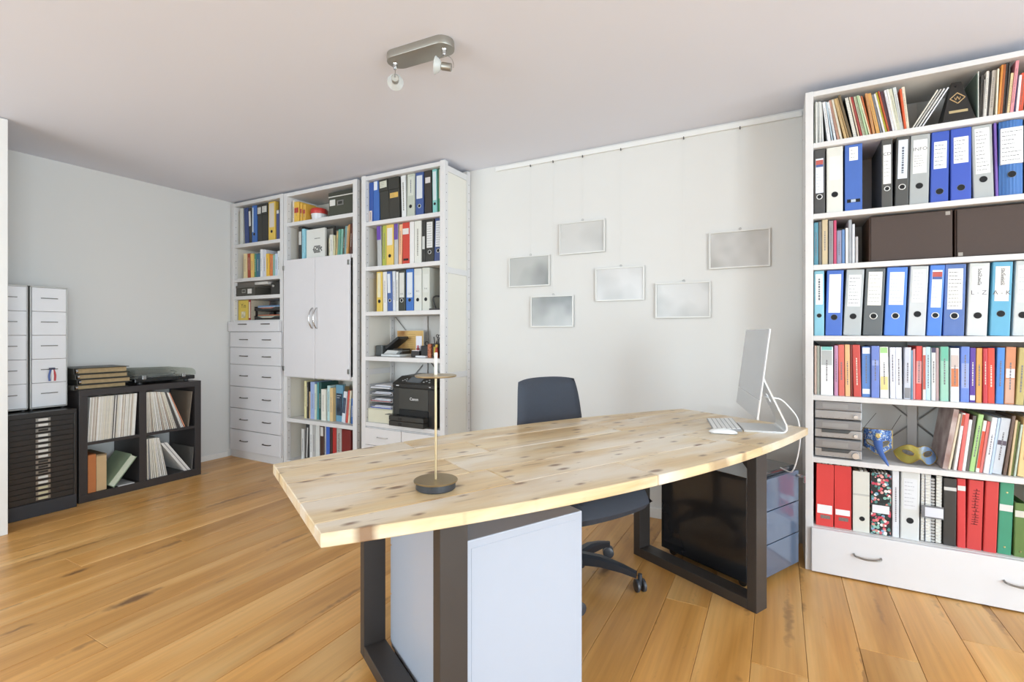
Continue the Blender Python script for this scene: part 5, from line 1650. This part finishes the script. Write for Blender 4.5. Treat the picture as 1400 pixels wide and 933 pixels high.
# --- third shelf: two loudspeakers lying on their sides
GRL = mat('4a3d37', .75, var=.05, scale=70, bump=.2)
WAL = mat('4f3424', .45, var=.15, scale=12)
for (x0, x1, lab, lx, lz) in ((.379, .684, 'brown cloth-fronted loudspeaker with badge in its upper corner, beside the short books', .285, .215), (.691, 1.0, 'brown cloth-fronted loudspeaker with its badge in a lower corner', .016, .028)):
    sp = thing('loudspeaker', lab, 'loudspeaker', (x0, 2.862, 1.5035), 0, 'loudspeakers on the wide bookcase')
    w = x1 - x0
    MB().box(0, w, .014, .25, 0, .218).build('cabinet', WAL, sp, bevel=.003)
    MB().box(.004, w - .004, 0, .014, .004, .214).build('grille', GRL, sp, bevel=.003)
    MB().box(lx - .008, lx + .008, -.001, .0005, lz - .022, lz - .006).build('badge', mat('a39b92', .4, .3), sp)

# --- sixth shelf: stack of small silver hi-fi units
HIF = mat('9a9b9d', .36, .5, var=.03)
HID = mat('8f9092', .3, .3)
for i in range(3):
    lab = ['lowest of three stacked silver hi-fi units, with the large volume knob', 'middle unit of the three stacked silver hi-fi units', 'topmost of the three stacked silver hi-fi units'][i]
    h_ = (.094, .092, .092)[i]
    z = .5575 + (0, .0945, .187)[i]
    hf = thing('hifi_unit', lab, 'hi-fi', (.157, 2.848, z), 0, 'stacked silver hi-fi units')
    W = .19
    MB().box(0, W, .012, .26, .004, h_).build('case', HIF, hf, bevel=.002)
    MB().box(0, W, 0, .012, .006, h_ * .5 - .001).build('lower_panel', mat('a9aaac', .3, .5), hf, bevel=.003)
    MB().box(0, W, -.003, .012, h_ * .5 + .001, h_ - .001).build('upper_panel', mat('8f9093', .32, .5), hf, bevel=.004)
    if i < 2:
        MB().prism([(.028, h_ * .33), (.135, h_ * .33), (.148, h_ * .5), (.028, h_ * .5)], -.0045, 0, 'y').build('display', mat('4a5053', .15), hf)
    MB().box(.03, .135, -.0045, -.003, h_ * .62, h_ * .86).build('slot_door', HIF, hf, bevel=.0008)
    for bx in (.009, .181):
        MB().tube([(bx, -.008, h_ * .7), (bx, -.003, h_ * .7)], .0035, 10).build('button', HID, hf, smooth=True)
    kr = (.016, .009, .009)[i]
    MB().lathe([(.0005, 0), (kr, 0), (kr, .008), (kr * .9, .011), (.0005, .011)], 24, (.165, 0, h_ * .24), Matrix.Rotation(R(90), 4, 'X')).build('knob', mat('d9d9da', .22, .6), hf, smooth=True)
    for bx in (.025, .05, .075, .1, .125):
        MB().tube([(bx, -.003, h_ * .13), (bx, .001, h_ * .13)], .0022, 8).build('button', HID, hf, smooth=True)
    MB().box(.01, .03, .03, .05, 0, .004).box(W - .03, W - .01, .03, .05, 0, .004).box(.01, .03, .2, .22, 0, .004).box(W - .03, W - .01, .2, .22, 0, .004).build('feet', mat('4a4a4c', .5), hf)

# --- Venetian masks
def half_mask(root, W2, H2, outline, eyes, m_face, m_trim, bend, thick=.003, nx=44, nz=30, lift=None):
    """curved shell with eye holes; x across, z up, y towards the back"""
    inside = {}
    vs_, fs_ = [], []
    def P(u, v, off):
        x_ = u * W2
        lo, hi = outline(u)
        z_ = lo + (hi - lo) * (v + 1) / 2
        y_ = bend * u * u + (lift(u, v) if lift else 0)
        return (x_, y_ + off, z_)
    for off in (0, thick):
        for j in range(nz + 1):
            for i in range(nx + 1):
                vs_.append(P(-1 + 2 * i / nx, -1 + 2 * j / nz, off))
    o_ = (nx + 1) * (nz + 1)
    keep = set()
    for j in range(nz):
        for i in range(nx):
            x_, _, z_ = P(-1 + 2 * (i + .5) / nx, -1 + 2 * (j + .5) / nz, 0)
            if any(((x_ - ex) / ea) ** 2 + ((z_ - ez - tl_ * (x_ - ex)) / eb) ** 2 < 1 for ex, ez, ea, eb, tl_ in eyes):
                continue
            keep.add((i, j))
    for (i, j) in keep:
        a = j * (nx + 1) + i
        q = (a, a + 1, a + nx + 2, a + nx + 1)
        fs_ += [q, tuple(k + o_ for k in reversed(q))]
        for (di, dj, p0, p1) in ((-1, 0, q[3], q[0]), (1, 0, q[1], q[2]), (0, -1, q[0], q[1]), (0, 1, q[2], q[3])):
            if (i + di, j + dj) not in keep:
                fs_.append((p0, p1, p1 + o_, p0 + o_))
    used = sorted({k for f in fs_ for k in f})
    mp = {k: n_ for n_, k in enumerate(used)}
    MB().add([vs_[k] for k in used], [tuple(mp[k] for k in f) for f in fs_]).build('shell', m_face, root, smooth=True)
    # trim along the rim and around the eyes
    rim = [P(-1 + 2 * i / 40, 1, .001) for i in range(41)] + [P(1, 1 - 2 * j / 12, .001) for j in range(1, 13)] + [P(1 - 2 * i / 40, -1, .001) for i in range(1, 41)] + [P(-1, -1 + 2 * j / 12, .001) for j in range(1, 12)]
    MB().tube(rim + [rim[0]], .0022, 6, False).build('gold_trim', m_trim, root, smooth=True)
    for ex, ez, ea, eb, tl_ in eyes:
        pts = []
        for k in range(25):
            a = 2 * math.pi * k / 24
            x_ = ex + ea * 1.06 * math.cos(a); z_ = ez + eb * 1.06 * math.sin(a) + tl_ * (x_ - ex)
            u = x_ / W2
            lo, hi = outline(u)
            v = (z_ - lo) / (hi - lo) * 2 - 1
            pts.append(P(u, v, -.0005))
        MB().tube(pts, .0018, 6, False).build('eye_trim', m_trim, root, smooth=True)
BLUM = cells('blue_ornament_paint', ['4f74b4', '6f95c9', '3f5f9f', 'b9c4d6', '5a82be', '2f4a80', '7fa0cc', 'c9b88a'], 150, .35, '3c5a98', .62)
GOLD = mat('b59a52', .3, .7, var=.1)
mk = thing('carnival_mask', 'blue and gold long-nosed carnival mask on the bookcase shelf', 'mask', (.414, 2.885, .560), R(-6))
half_mask(mk, .056, .07, lambda u: (.040 - .012 * math.cos(u * 3.0) + .004, .150 - .006 * u * u), [(-.026, .082, .017, .011, -.35), (.026, .082, .017, .011, .35)], BLUM, GOLD, .045,
          lift=lambda u, v: -.02 * math.exp(-(u / .28) ** 2) * (1 - abs(v + .2)))
ns = smooth_path([(0, -.012, .086), (.003, -.040, .068), (.012, -.075, .045), (.026, -.105, .022), (.034, -.116, .006)])
MB().tube(ns, [.019 - .0165 * i / (len(ns) - 1) for i in range(len(ns))], 12).build('nose', mat('4c6cae', .35, var=.15, scale=90), mk, smooth=True)
MB().tube([(p.x + .001, p.y + .002, p.z - (.019 - .0165 * i / (len(ns) - 1))) for i, p in enumerate(ns)], .0017, 6).build('nose_trim', GOLD, mk, smooth=True)
MB().prism([(-.012, .118), (.0, .106), (.012, .118), (.008, .132), (-.008, .132)], -.016, -.006, 'y').build('brow_jewel', mat('cfc08a', .3, .6), mk, bevel=.003)
for (s0, s1) in ((-1, -.5), (1, .9)):
    MB().tube(smooth_path([(s0 * .052, .046, .12), (s0 * .058, .10, .13 + .01 * s1), (s0 * .05 + .05, .2, .20)]), .0012, 6).build('ribbon_tie', mat('5a544c', .6), mk)
mk2 = thing('carnival_mask', 'gold and light blue half mask lying against the shelf', 'mask', (.566, 2.872, .5590), R(4))
GLD = cells('gold_and_blue_paint', ['a89a4c', 'b9a95a', '94883f', '8fb0d6', 'c9b96a', '7da0d0', 'ad9a48', 'd6cfa0'], 34, .3, 'a3964a', .9)
def split_paint():
    m = bpy.data.materials.new('gold_to_blue_paint'); m.use_nodes = True
    nt = m.node_tree; N, L = nt.nodes, nt.links
    b = N['Principled BSDF']; b.inputs['Roughness'].default_value = .3; b.inputs['Metallic'].default_value = .25
    tc = N.new('ShaderNodeTexCoord'); sx = N.new('ShaderNodeSeparateXYZ'); L.new(tc.outputs['Object'], sx.inputs[0])
    nz = N.new('ShaderNodeTexNoise'); nz.inputs['Scale'].default_value = 60; L.new(tc.outputs['Object'], nz.inputs['Vector'])
    ma = N.new('ShaderNodeMath'); ma.operation = 'MULTIPLY_ADD'; ma.inputs[1].default_value = .05; L.new(nz.outputs['Fac'], ma.inputs[0]); L.new(sx.outputs[0], ma.inputs[2])
    rp = N.new('ShaderNodeValToRGB'); rp.color_ramp.elements[0].position = .025; rp.color_ramp.elements[0].color = lin('a99a48')
    rp.color_ramp.elements[1].position = .055; rp.color_ramp.elements[1].color = lin('86a8d6')
    L.new(ma.outputs[0], rp.inputs['Fac']); L.new(rp.outputs['Color'], b.inputs['Base Color'])
    return m
half_mask(mk2, .079, .05, lambda u: (.003 + .030 * math.exp(-(u / .26) ** 2) + .030 * abs(u) ** 5, .090 - .046 * abs(u) ** 3 - .012 * math.exp(-(u / .2) ** 2)), [(-.036, .052, .019, .011, -.15), (.036, .052, .019, .011, .15)], split_paint(), GOLD, .05,
          lift=lambda u, v: -.012 * math.exp(-(u / .25) ** 2) * (1 - v) * .5 + .02 * (v + 1) * .5)

# big soft-cover book leaning against the row
o = thing('art_book', 'large art book with rosy mottled cover leaning beside the carnival masks', 'book', (.6615, 2.855, .5575), 0, None, R(8.4))
MB().box(-.018, 0, 0, .22, 0, .274).build('cover', clouded('mottled_cover', '8f6f68', 'c4b4ae', 14, .3), o, bevel=.001)
MB().box(-.0165, -.0015, .002, .2215, .002, .2725).build('pages', PAGES, o)

# band around the spiral notebooks on the bottom shelf
o = thing('label_band', 'grey elastic band with white card around the spiral notebooks', 'band', (.605, 2.848, .2175 + .115))
MB().box(-.036, .042, 0, .0015, 0, .055).build('strap', mat('77787c', .4), o)
MB().box(-.024, .040, -.0014, -.0001, .006, .048).build('card', mat('d9dbe4', .5), o)

# --- drawer unit, third and fourth shelf
KRF = mat('4a463e', .6, var=.08, scale=30)
o = thing('storage_box', 'flat dark grey storage box with a steel label holder in the drawer unit', 'box', (-4.525, 2.85, 1.5115))
MB().box(0, .28, 0, .27, 0, .077).build('body', KRF, o, bevel=.002)
MB().box(-.002, .282, -.003, .272, .078, .1).build('lid', mat('625d56', .6, var=.06, scale=30), o, bevel=.002)
MB().box(.09, .145, -.002, .0, .03, .065).build('label_holder', STEEL, o)
MB().box(.098, .137, -.003, -.002, .038, .057).build('holder_card', mat('55514a', .7), o)
MB().box(.175, .235, -.0015, 0, .022, .066).build('label', mat('dcd8d2', .7), o)
o = thing('slide_box', 'flat brown-grey box lying on top of the dark storage box', 'box', (-4.522, 2.86, 1.6122))
MB().box(0, .245, 0, .25, 0, .030).build('body', mat('6f665e', .6, var=.05), o, bevel=.002)
MB().box(.245, .43, .01, .24, .0, .026).build('white_tray', mat('d3cdc6', .6), o, bevel=.002)
o = thing('storage_box', 'black storage box with a round knob on the drawer unit shelf', 'box', (-4.085, 2.90, 1.5115))
MB().box(0, .21, 0, .23, 0, .118).build('body', mat('35322e', .55, var=.08), o, bevel=.002)
MB().lathe([(.0005, 0), (.012, 0), (.014, .006), (.01, .012), (.0005, .013)], 16, (.04, 0, .085), Matrix.Rotation(R(90), 4, 'X')).build('knob', STEEL, o, smooth=True)
o = thing('book', 'yellow book facing out on the drawer unit, lettered in black', 'book', (-4.515, 2.865, 1.2865), 0)
MB().box(0, .15, 0, .018, 0, .188).build('cover', mat('dcbf52', .5, var=.08, scale=14), o, bevel=.001)
MB().box(.002, .148, .002, .0165, .0015, .1885).build('pages', PAGES, o)
lettering('Yin', .058, o, (.078, -.0004, .135), mat('4a4030', .7), name='title')
MB().box(.045, .108, -.0006, 0, .022, .082).build('picture', clouded('pale_cover_picture', 'b9ac82', 'e6ddc0', 40, .5), o)
o = thing('book', 'red-spined book upright between yellow book and letter trays', 'book', (-4.352, 2.86, 1.2865))
MB().box(0, .03, 0, .004, 0, .19).box(0, .03, .196, .2, 0, .19).build('cover', mat('9d3230', .5, var=.1), o, bevel=.001)
MB().box(.001, .029, .004, .196, .001, .188).build('pages', mat('b9ad98', .8, var=.2, scale=60), o)
MB().box(.005, .025, -.0006, 0, .02, .17).build('spine_band', mat('e0d2bc', .5, var=.3, scale=90), o)
PRT = ['5f86b4', 'c9a64a', 'dcd8d0', '8a9a86', 'c46a4a', '9fb9cc']
for i in range(2):
    z = 1.2865 + i * .085
    tr = thing('letter_tray', ['lower black letter tray heaped with printed matter in the drawer unit', 'upper black letter tray heaped with printed matter in the drawer unit'][i], 'letter tray', (-4.305, 2.868, z), 0, 'black letter trays in the drawer unit')
    TRM = mat('252423', .4)
    MB().box(.0, .42, .02, .25, .0, .004).box(0, .006, .02, .25, .004, .04).box(.414, .42, .02, .25, .004, .04).box(.0, .42, .246, .25, .004, .04).prism([(.03, 0), (.39, 0), (.42, .032), (.30, .032), (.24, .018), (.12, .018), (.05, .032), (.0, .032)], .018, .022, 'y').build('tray', TRM, tr)
    if i == 0:
        MB().box(.0, .006, .03, .05, .04, .0848).box(.414, .42, .03, .05, .04, .0848).box(0, .006, .22, .24, .04, .0848).box(.414, .42, .22, .24, .04, .0848).build('stacking_post', TRM, tr)
    for j in range(5):
        w0, w1 = .01 + .006 * j, .405 - .012 * ((j * 7) % 4)
        b_ = put('magazine', MB().box(w0, w1, .03, .235, 0, .0085).mesh('magazine', mat(PRT[(j + i * 2) % 6], .4, var=.3, scale=26), bevel=.001, seg=1), None, (-4.305, 2.868 + .003 * (j % 2), z + .0042 + j * .0088))
        tag(b_, ['blue', 'ochre', 'white', 'sage green', 'rust', 'pale blue'][(j + i * 2) % 6] + f" magazine lying in the {['lower', 'upper'][i]} letter tray", 'magazine', 'magazines in the letter trays')

# --- door unit, top shelves
o = thing('plastic_tub', 'round white tub with a bright red lid on the door unit', 'tub', (-3.505, 2.95, 2.1275))
MB().lathe([(.002, 0), (.056, 0), (.066, .07), (.002, .07)], 32).build('tub', mat('e2dede', .35, var=.04), o, smooth=True)
MB().lathe([(.068, .066), (.071, .07), (.071, .1), (.062, .112), (.002, .113)], 32).build('lid', mat('c43a33', .4), o, smooth=True)
o = thing('paper_sheaf', 'thin sheaf of white papers lying beside the red-lidded tub', 'papers', (-3.43, 2.86, 2.1275))
for j in range(4):
    MB().box(.0 + .004 * j, .12 - .003 * j, .006 * j, .24, j * .004, j * .004 + .0035).build('sheet', mat(['e6e4e2', 'dcd9d6', 'e9e8e6', 'd4d0cc'][j], .8), o)
o = thing('card_box', 'little grey card box behind the sheaf of white papers', 'box', (-3.41, 3.02, 2.1445))
MB().box(0, .05, 0, .05, 0, .05).build('body', mat('9a938c', .6), o, bevel=.002)
MB().box(-.001, .051, -.001, .051, .0505, .06).build('lid', mat('8a837c', .6), o, bevel=.001)
o = thing('storage_box', 'olive black storage box with white lid rim atop the door unit', 'box', (-3.300, 2.875, 2.1275))
MB().box(0, .285, 0, .25, 0, .165).build('body', mat('45463a', .6, var=.06, scale=26), o, bevel=.002)
MB().box(-.003, .288, -.003, .252, .166, .205).build('lid', mat('3d3e34', .6, var=.06, scale=26), o, bevel=.002)
MB().box(-.0035, .2885, -.0042, .0, .164, .172).build('lid_rim', mat('d4d0c8', .6), o)
MB().box(.012, .075, -.0012, 0, .095, .145).build('label', mat('dedbd4', .7), o)
MB().box(.098, .172, -.003, 0, .090, .132).build('label_holder', STEEL, o, bevel=.001)
MB().box(.112, .158, -.0036, -.003, .10, .122).build('holder_slot', mat('35352e', .6), o)
o = thing('album', 'large white album turned out, with black dotted pattern on its cover', 'book', (-3.585, 2.885, 1.8005), R(0))
MB().box(0, .225, 0, .02, 0, .255).build('cover', mat('dbd9d2', .5, var=.03), o, bevel=.0015)
MB().box(-.004, .0, .001, .019, .0, .255).build('spine', mat('c9c8be', .5), o)
dm = MB()
for a in range(7):
    for b in range(5):
        if (a * 5 + b * 3) % 7 != 0 and not (b in (0, 4) and a in (0, 6)):
            cx_, cz_ = .085 + a * .0155 + (b % 2) * .0075, .055 + b * .0125
            dm.lathe([(.0004, 0), (.0068, 0), (.0068, .0006), (.0004, .0006)], 8, (cx_, 0, cz_), Matrix.Rotation(R(90), 4, 'X'))
dm.build('dot_pattern', mat('3a3a38', .6), o)
strokes(.10, .20, .165, .18, -.0002, 1, random.Random(3), .006, 1.0).build('title', mat('55554f', .7), o)
MB().box(.002, .223, .002, .0185, .001, .2555).build('pages', PAGES, o)
o = thing('picture_frame', 'black picture frame leaning behind the white dotted album', 'picture frame', (-3.60, 2.96, 1.8005))
MB().box(0, .27, 0, .016, 0, .018).box(0, .27, 0, .016, .262, .28).box(0, .018, 0, .016, .018, .262).box(.252, .27, 0, .016, .018, .262).build('moulding', mat('34322e', .4), o, bevel=.002)
MB().box(.018, .252, .006, .012, .018, .262).build('print', mat('b4b2aa', .5), o)
# blue book turned out, below the doors
o = thing('book', 'blue book turned face out with a dark cover picture', 'book', (-3.272, 2.925, .4255))
MB().box(0, .081, 0, .02, 0, .305).build('cover', mat('6a9ab4', .5, var=.1, scale=9), o, bevel=.001)
MB().box(.006, .076, -.0007, 0, .05, .235).build('cover_picture', clouded('dark_cover_picture', '252f3c', '44586e', 16, .4), o)
strokes(.012, .07, .19, .225, -.0008, 2, random.Random(5), .005, 1.0).build('title', mat('d6dde2', .7), o)

# --- printer unit: hooked bookend, desk things, trays, printer
o = thing('bookend', 'black wire bookend holding up the cream white binder', 'bookend', (-2.237, 2.855, 1.3335))
MB().box(0, .105, 0, .16, 0, .012).build('foot', mat('3a3634', .5), o, bevel=.002)
MB().tube(smooth_path([(.045, .02, .012), (.03, .02, .05), (.024, .02, .085), (.04, .02, .1), (.075, .02, .1), (.1, .02, .098)]), .006, 8).build('hook', mat('2d2b2a', .45), o, smooth=True)

o = thing('office_machine', 'black and white desk machine with a tilted black panel', 'office machine', (-2.825, 2.90, .9835))
MB().box(0, .075, .02, .17, 0, .085).build('end_block', mat('4a4d4c', .45, var=.06), o, bevel=.008)
MB().box(.078, .27, .0, .17, 0, .018).build('base', mat('d3d4d2', .4), o, bevel=.006)
MB().prism([(.085, .02), (.215, .02), (.245, .045), (.13, .05)], .02, .15, 'y').build('wedge', mat('c3c4c2', .4), o, bevel=.003)
Mp = Matrix.Translation((.095, .035, .052)) @ Matrix.Rotation(R(-33), 4, 'Y')
MB().box(0, .16, 0, .125, .0, .022, Mp).build('panel', mat('2e2f30', .35), o, bevel=.004)
MB().box(.15, .24, .06, .16, .018, .06).build('housing', mat('35322f', .4), o, bevel=.004)

o = thing('parchment_print', 'old-looking tan parchment print leaning on the back of the shelf', 'print', (-2.745, 3.085, .9835), 0)
MB().box(0, .275, 0, .004, 0, .205).build('board', mat('d9d2c4', .7), o)
MB().box(.004, .271, -.0012, 0, .004, .201).build('parchment', clouded('aged_parchment', '9a6a36', 'dcb572', 7, .6, .34, .56), o)
strokes(.11, .22, .03, .18, -.0013, 9, random.Random(9), .0022, 1.0).build('script', mat('a9854e', .7), o)
strokes(.02, .08, .14, .19, -.0013, 3, random.Random(2), .004, 1.0).build('ornament', mat('8a5a30', .7), o)
o = thing('memo_block', 'black memo holder with a tall white note upright in it', 'memo holder', (-2.455, 2.915, .9835))
MB().box(0, .075, 0, .075, 0, .048).build('holder', mat('34302f', .45), o, bevel=.003)
MB().box(.006, .062, .05, .054, .048, .16).build('note', mat('dfe0ea', .7), o)
MB().box(.004, .071, .004, .045, .048, .052).build('paper_block', mat('e6e4e4', .8), o)
o = thing('figurine', 'tiny red and dark figurine perched on the memo holder', 'figurine', (-2.405, 2.935, 1.0362))
MB().lathe([(.001, 0), (.011, .0), (.013, .01), (.008, .02), (.001, .022)], 14).build('body', mat('8a3a3c', .5), o, smooth=True)
MB().lathe([(.001, .019), (.008, .024), (.0085, .031), (.005, .037), (.001, .038)], 14).build('head', mat('c9707a', .5), o, smooth=True)
o = thing('desk_holder', 'black upright desk holder with a ring handle on white base', 'desk holder', (-2.36, 2.915, .9835))
MB().box(0, .062, .0, .06, .014, .088).build('block', mat('2c2a2a', .4), o, bevel=.003)
MB().torus((.031, .03, .104), .015, .003, 'y').build('ring', mat('2c2a2a', .4), o, smooth=True)
MB().box(-.03, .066, -.03, .064, 0, .0138).build('base', mat('dddcde', .4), o, bevel=.003)
o = thing('pen_holder', 'black pen cup on the printer unit filled with scissors and pens', 'pen cup', (-2.253, 2.915, .9835))
cup = MB()
for (a0, a1, b0, b1) in ((0, .09, 0, .003), (0, .09, .067, .07), (0, .003, .003, .067), (.087, .09, .003, .067)):
    cup.box(a0, a1, b0, b1, 0, .105)
cup.box(.003, .087, .003, .067, 0, .003)
cup.build('cup', mat('2e2b28', .45), o, bevel=.001)
MB().box(.012, .045, -.0012, 0, .012, .082).build('yellow_print', mat('b9a23c', .5), o)
for i, (dx, dy, c, hgt, lx) in enumerate(((.02, .03, '2f2d2c', .155, -.03), (.035, .02, '3b3a3c', .15, .012), (.05, .04, '77777a', .15, .01), (.065, .03, '35302e', .145, .004), (.028, .05, '55524e', .14, -.01))):
    pn = MB().tube([(dx, dy, .004), (dx + lx, dy, hgt)], .0038, 8).build('pen', mat(c, .4), o, smooth=True)
MB().torus((.042, .03, .158), .011, .0026, 'y').torus((.022, .032, .162), .010, .0026, 'y').tube([(.034, .03, .06), (.04, .03, .148)], .003, 6).tube([(.036, .032, .06), (.024, .032, .152)], .003, 6).build('scissors', mat('2a2a2c', .4), o, smooth=True)
o = thing('figurine', 'red and yellow wooden figurine standing against the black pen cup', 'figurine', (-2.196, 2.893, .9835))
MB().lathe([(.001, 0), (.014, 0), (.013, .04), (.009, .075), (.001, .078)], 16).build('robe', mat('b9492e', .5), o, smooth=True)
MB().lathe([(.001, .074), (.010, .08), (.0115, .092), (.008, .101), (.001, .103)], 16).build('head', mat('d9b04a', .5), o, smooth=True)
MB().lathe([(.010, .1), (.007, .108), (.001, .13)], 14).build('hat', mat('2d2a26', .5), o, smooth=True)
o = thing('patterned_tube', 'narrow terracotta patterned holder beside the black pen cup', 'holder', (-2.29, 2.905, .9835))
MB().box(0, .03, 0, .03, 0, .1).build('sleeve', cells('terracotta_pattern', ['b46a4a', '8f4a36', 'c98a66', '6d3a2c', 'b9744f', 'a05a40'], 110, .6), o, bevel=.002)
MB().box(.003, .027, .003, .027, .1, .104).build('cap', mat('6d3a2c', .6), o)
o = thing('tin', 'small teal and pink tin in the corner of the printer unit', 'tin', (-2.148, 2.93, .9835))
MB().lathe([(.001, 0), (.012, 0), (.012, .05), (.001, .051)], 18).build('can', mat('6a8a8e', .4), o, smooth=True)
MB().lathe([(.0122, .046), (.0128, .047), (.0128, .056), (.001, .057)], 18).build('lid', mat('b0757d', .4), o, smooth=True)

o = thing('archive_box', 'low cream card box under the letter trays beside the printer', 'box', (-2.835, 2.852, .4725))
MB().box(0, .25, 0, .28, 0, .098).build('body', mat('d3cfb9', .65, var=.04), o, bevel=.002)
MB().box(-.001, .251, -.002, .281, .0985, .106).build('lid', mat('c9c5ae', .65), o, bevel=.002)
TRW = mat('c4c4c4', .4, .3)
cols = [('3a50a8', 'blue folder'), ('8f2f30', 'dark red folder'), ('2c2b2c', 'black folder'), ('e2e2e6', 'white papers')]
for i, (c, nm) in enumerate(cols):
    z = .4725 + .1068 + i * .052
    tr = thing('letter_tray', ['lowest', 'second lowest', 'third', 'topmost'][i] + ' silver letter tray beside the printer, holding ' + ['a blue folder', 'a dark red folder', 'a black folder', 'white papers'][i], 'letter tray', (-2.828, 2.862, z), 0, 'letter trays beside the printer')
    fr2 = MB().box(0, .238, .0, .27, 0, .003).box(0, .003, 0, .27, .003, .03).box(.235, .238, 0, .27, .003, .03).box(0, .238, .267, .27, .003, .03)
    fr2.build('tray', TRW, tr)
    for yy in (.02, .25):
        MB().tube([(.0, yy, .03), (-.006, yy, .026), (-.006, yy, .006), (0, yy, .003)], .002, 6).build('wire_loop', STEEL, tr)
        for xx in (.002, .236):
            if i < 3:
                MB().tube([(xx, yy, .03), (xx, yy, .0515)], .002, 6).build('stacking_pin', STEEL, tr)
    t_o = thing('folder' if i < 3 else 'paper_sheaf', {0: 'blue folder with white sheets lying in the lowest silver tray', 1: 'dark red folder with sheets lying in a silver tray', 2: 'black folder with sheets lying in a silver tray', 3: 'loose white papers lying in the topmost silver tray'}[i], 'folder' if i < 3 else 'papers', (-2.822, 2.858, z + .0034), R((.6, -.6, .6, -.6)[i]))
    MB().box(.006, .20, .006, .24, 0, .007).build('cover' if i < 3 else 'sheets', mat(c, .45), t_o, bevel=.001)
    for j in range(4):
        MB().box(.02 + .012 * j, .21, .002 + .006 * ((j * 3) % 4), .24, .0075 + j * .0042, .011 + j * .0042).build('sheet', mat(['dedee2', 'c9ccd4', 'e6e6ea', 'a9a8ac'][(j + i) % 4], .7), t_o)

PB = mat('33322f', .38, var=.05, scale=10)
PB2 = mat('282726', .25, var=.05)
pr = thing('printer', 'black multifunction office printer with two paper trays', 'printer', (-2.568, 2.815, .4725))
PW = .405
MB().box(0, PW, .03, .328, .004, .285).build('body', PB, pr, bevel=.006)
MB().box(-.002, PW + .002, .022, .328, .286, .318).build('scanner_bed', PB2, pr, bevel=.004)
vs_ = [(0, .018, .318), (PW, .018, .318), (PW, .328, .318), (0, .328, .318), (.02, .10, .366), (PW - .01, .10, .366), (PW - .01, .32, .372), (.02, .32, .372)]
MB().add(vs_, [(0, 3, 2, 1), (4, 5, 6, 7), (0, 1, 5, 4), (1, 2, 6, 5), (2, 3, 7, 6), (3, 0, 4, 7)]).build('document_feeder', PB, pr, bevel=.004)
sl_ = math.atan2(.048, .082)
Mc = Matrix.Translation((0, .018, .318)) @ Matrix.Rotation(sl_, 4, 'X')
MB().box(.13, .255, .02, .085, 0, .0022, Mc).build('touch_screen', mat('6d7276', .12), pr)
bt = MB()
for i in range(4):
    bt.box(.075 + .012 * i, .083 + .012 * i, .03 + .012 * (i % 3), .038 + .012 * (i % 3), 0, .0022, Mc)
    bt.box(.275 + .017 * i, .288 + .017 * i, .025 + .014 * (i % 3), .033 + .014 * (i % 3), 0, .0022, Mc)
bt.build('buttons', mat('b9bcbe', .4), pr)
MB().box(.06, .335, .024, .032, .125, .28).build('front_cover', mat('3c3b37', .4, var=.04), pr, bevel=.003)
MB().box(.065, .335, .022, .031, .068, .122).build('output_slot', mat('121212', .7), pr)
MB().prism([(.07, .070), (.32, .070), (.325, .082), (.06, .082)], -.02, .03, 'y').build('output_tray', PB2, pr)
MB().box(.012, .335, -.034, .035, .046, .080).build('paper_tray', PB, pr, bevel=.003)
MB().box(.012, .335, -.034, .035, .006, .043).build('paper_tray', PB, pr, bevel=.003)
for z in (.062, .024):
    MB().box(.105, .135, -.0355, -.032, z - .009, z + .009).build('tray_grip', mat('151515', .5), pr)
MB().box(.335, PW + .001, .024, .034, .006, .282).build('side_column', PB2, pr, bevel=.006)
MB().box(-.03, .07, -.028, .02, .0828, .0855).build('paper_stop', PB2, pr)
lettering('Canon', .03, pr, (.205, .0232, .205), mat('e6e6e6', .4), name='brand_lettering')
MB().box(.035, .062, .0212, .0225, .297, .304).box(.345, .36, .0212, .0225, .297, .303).build('small_lettering', mat('c9c9c9', .5), pr)
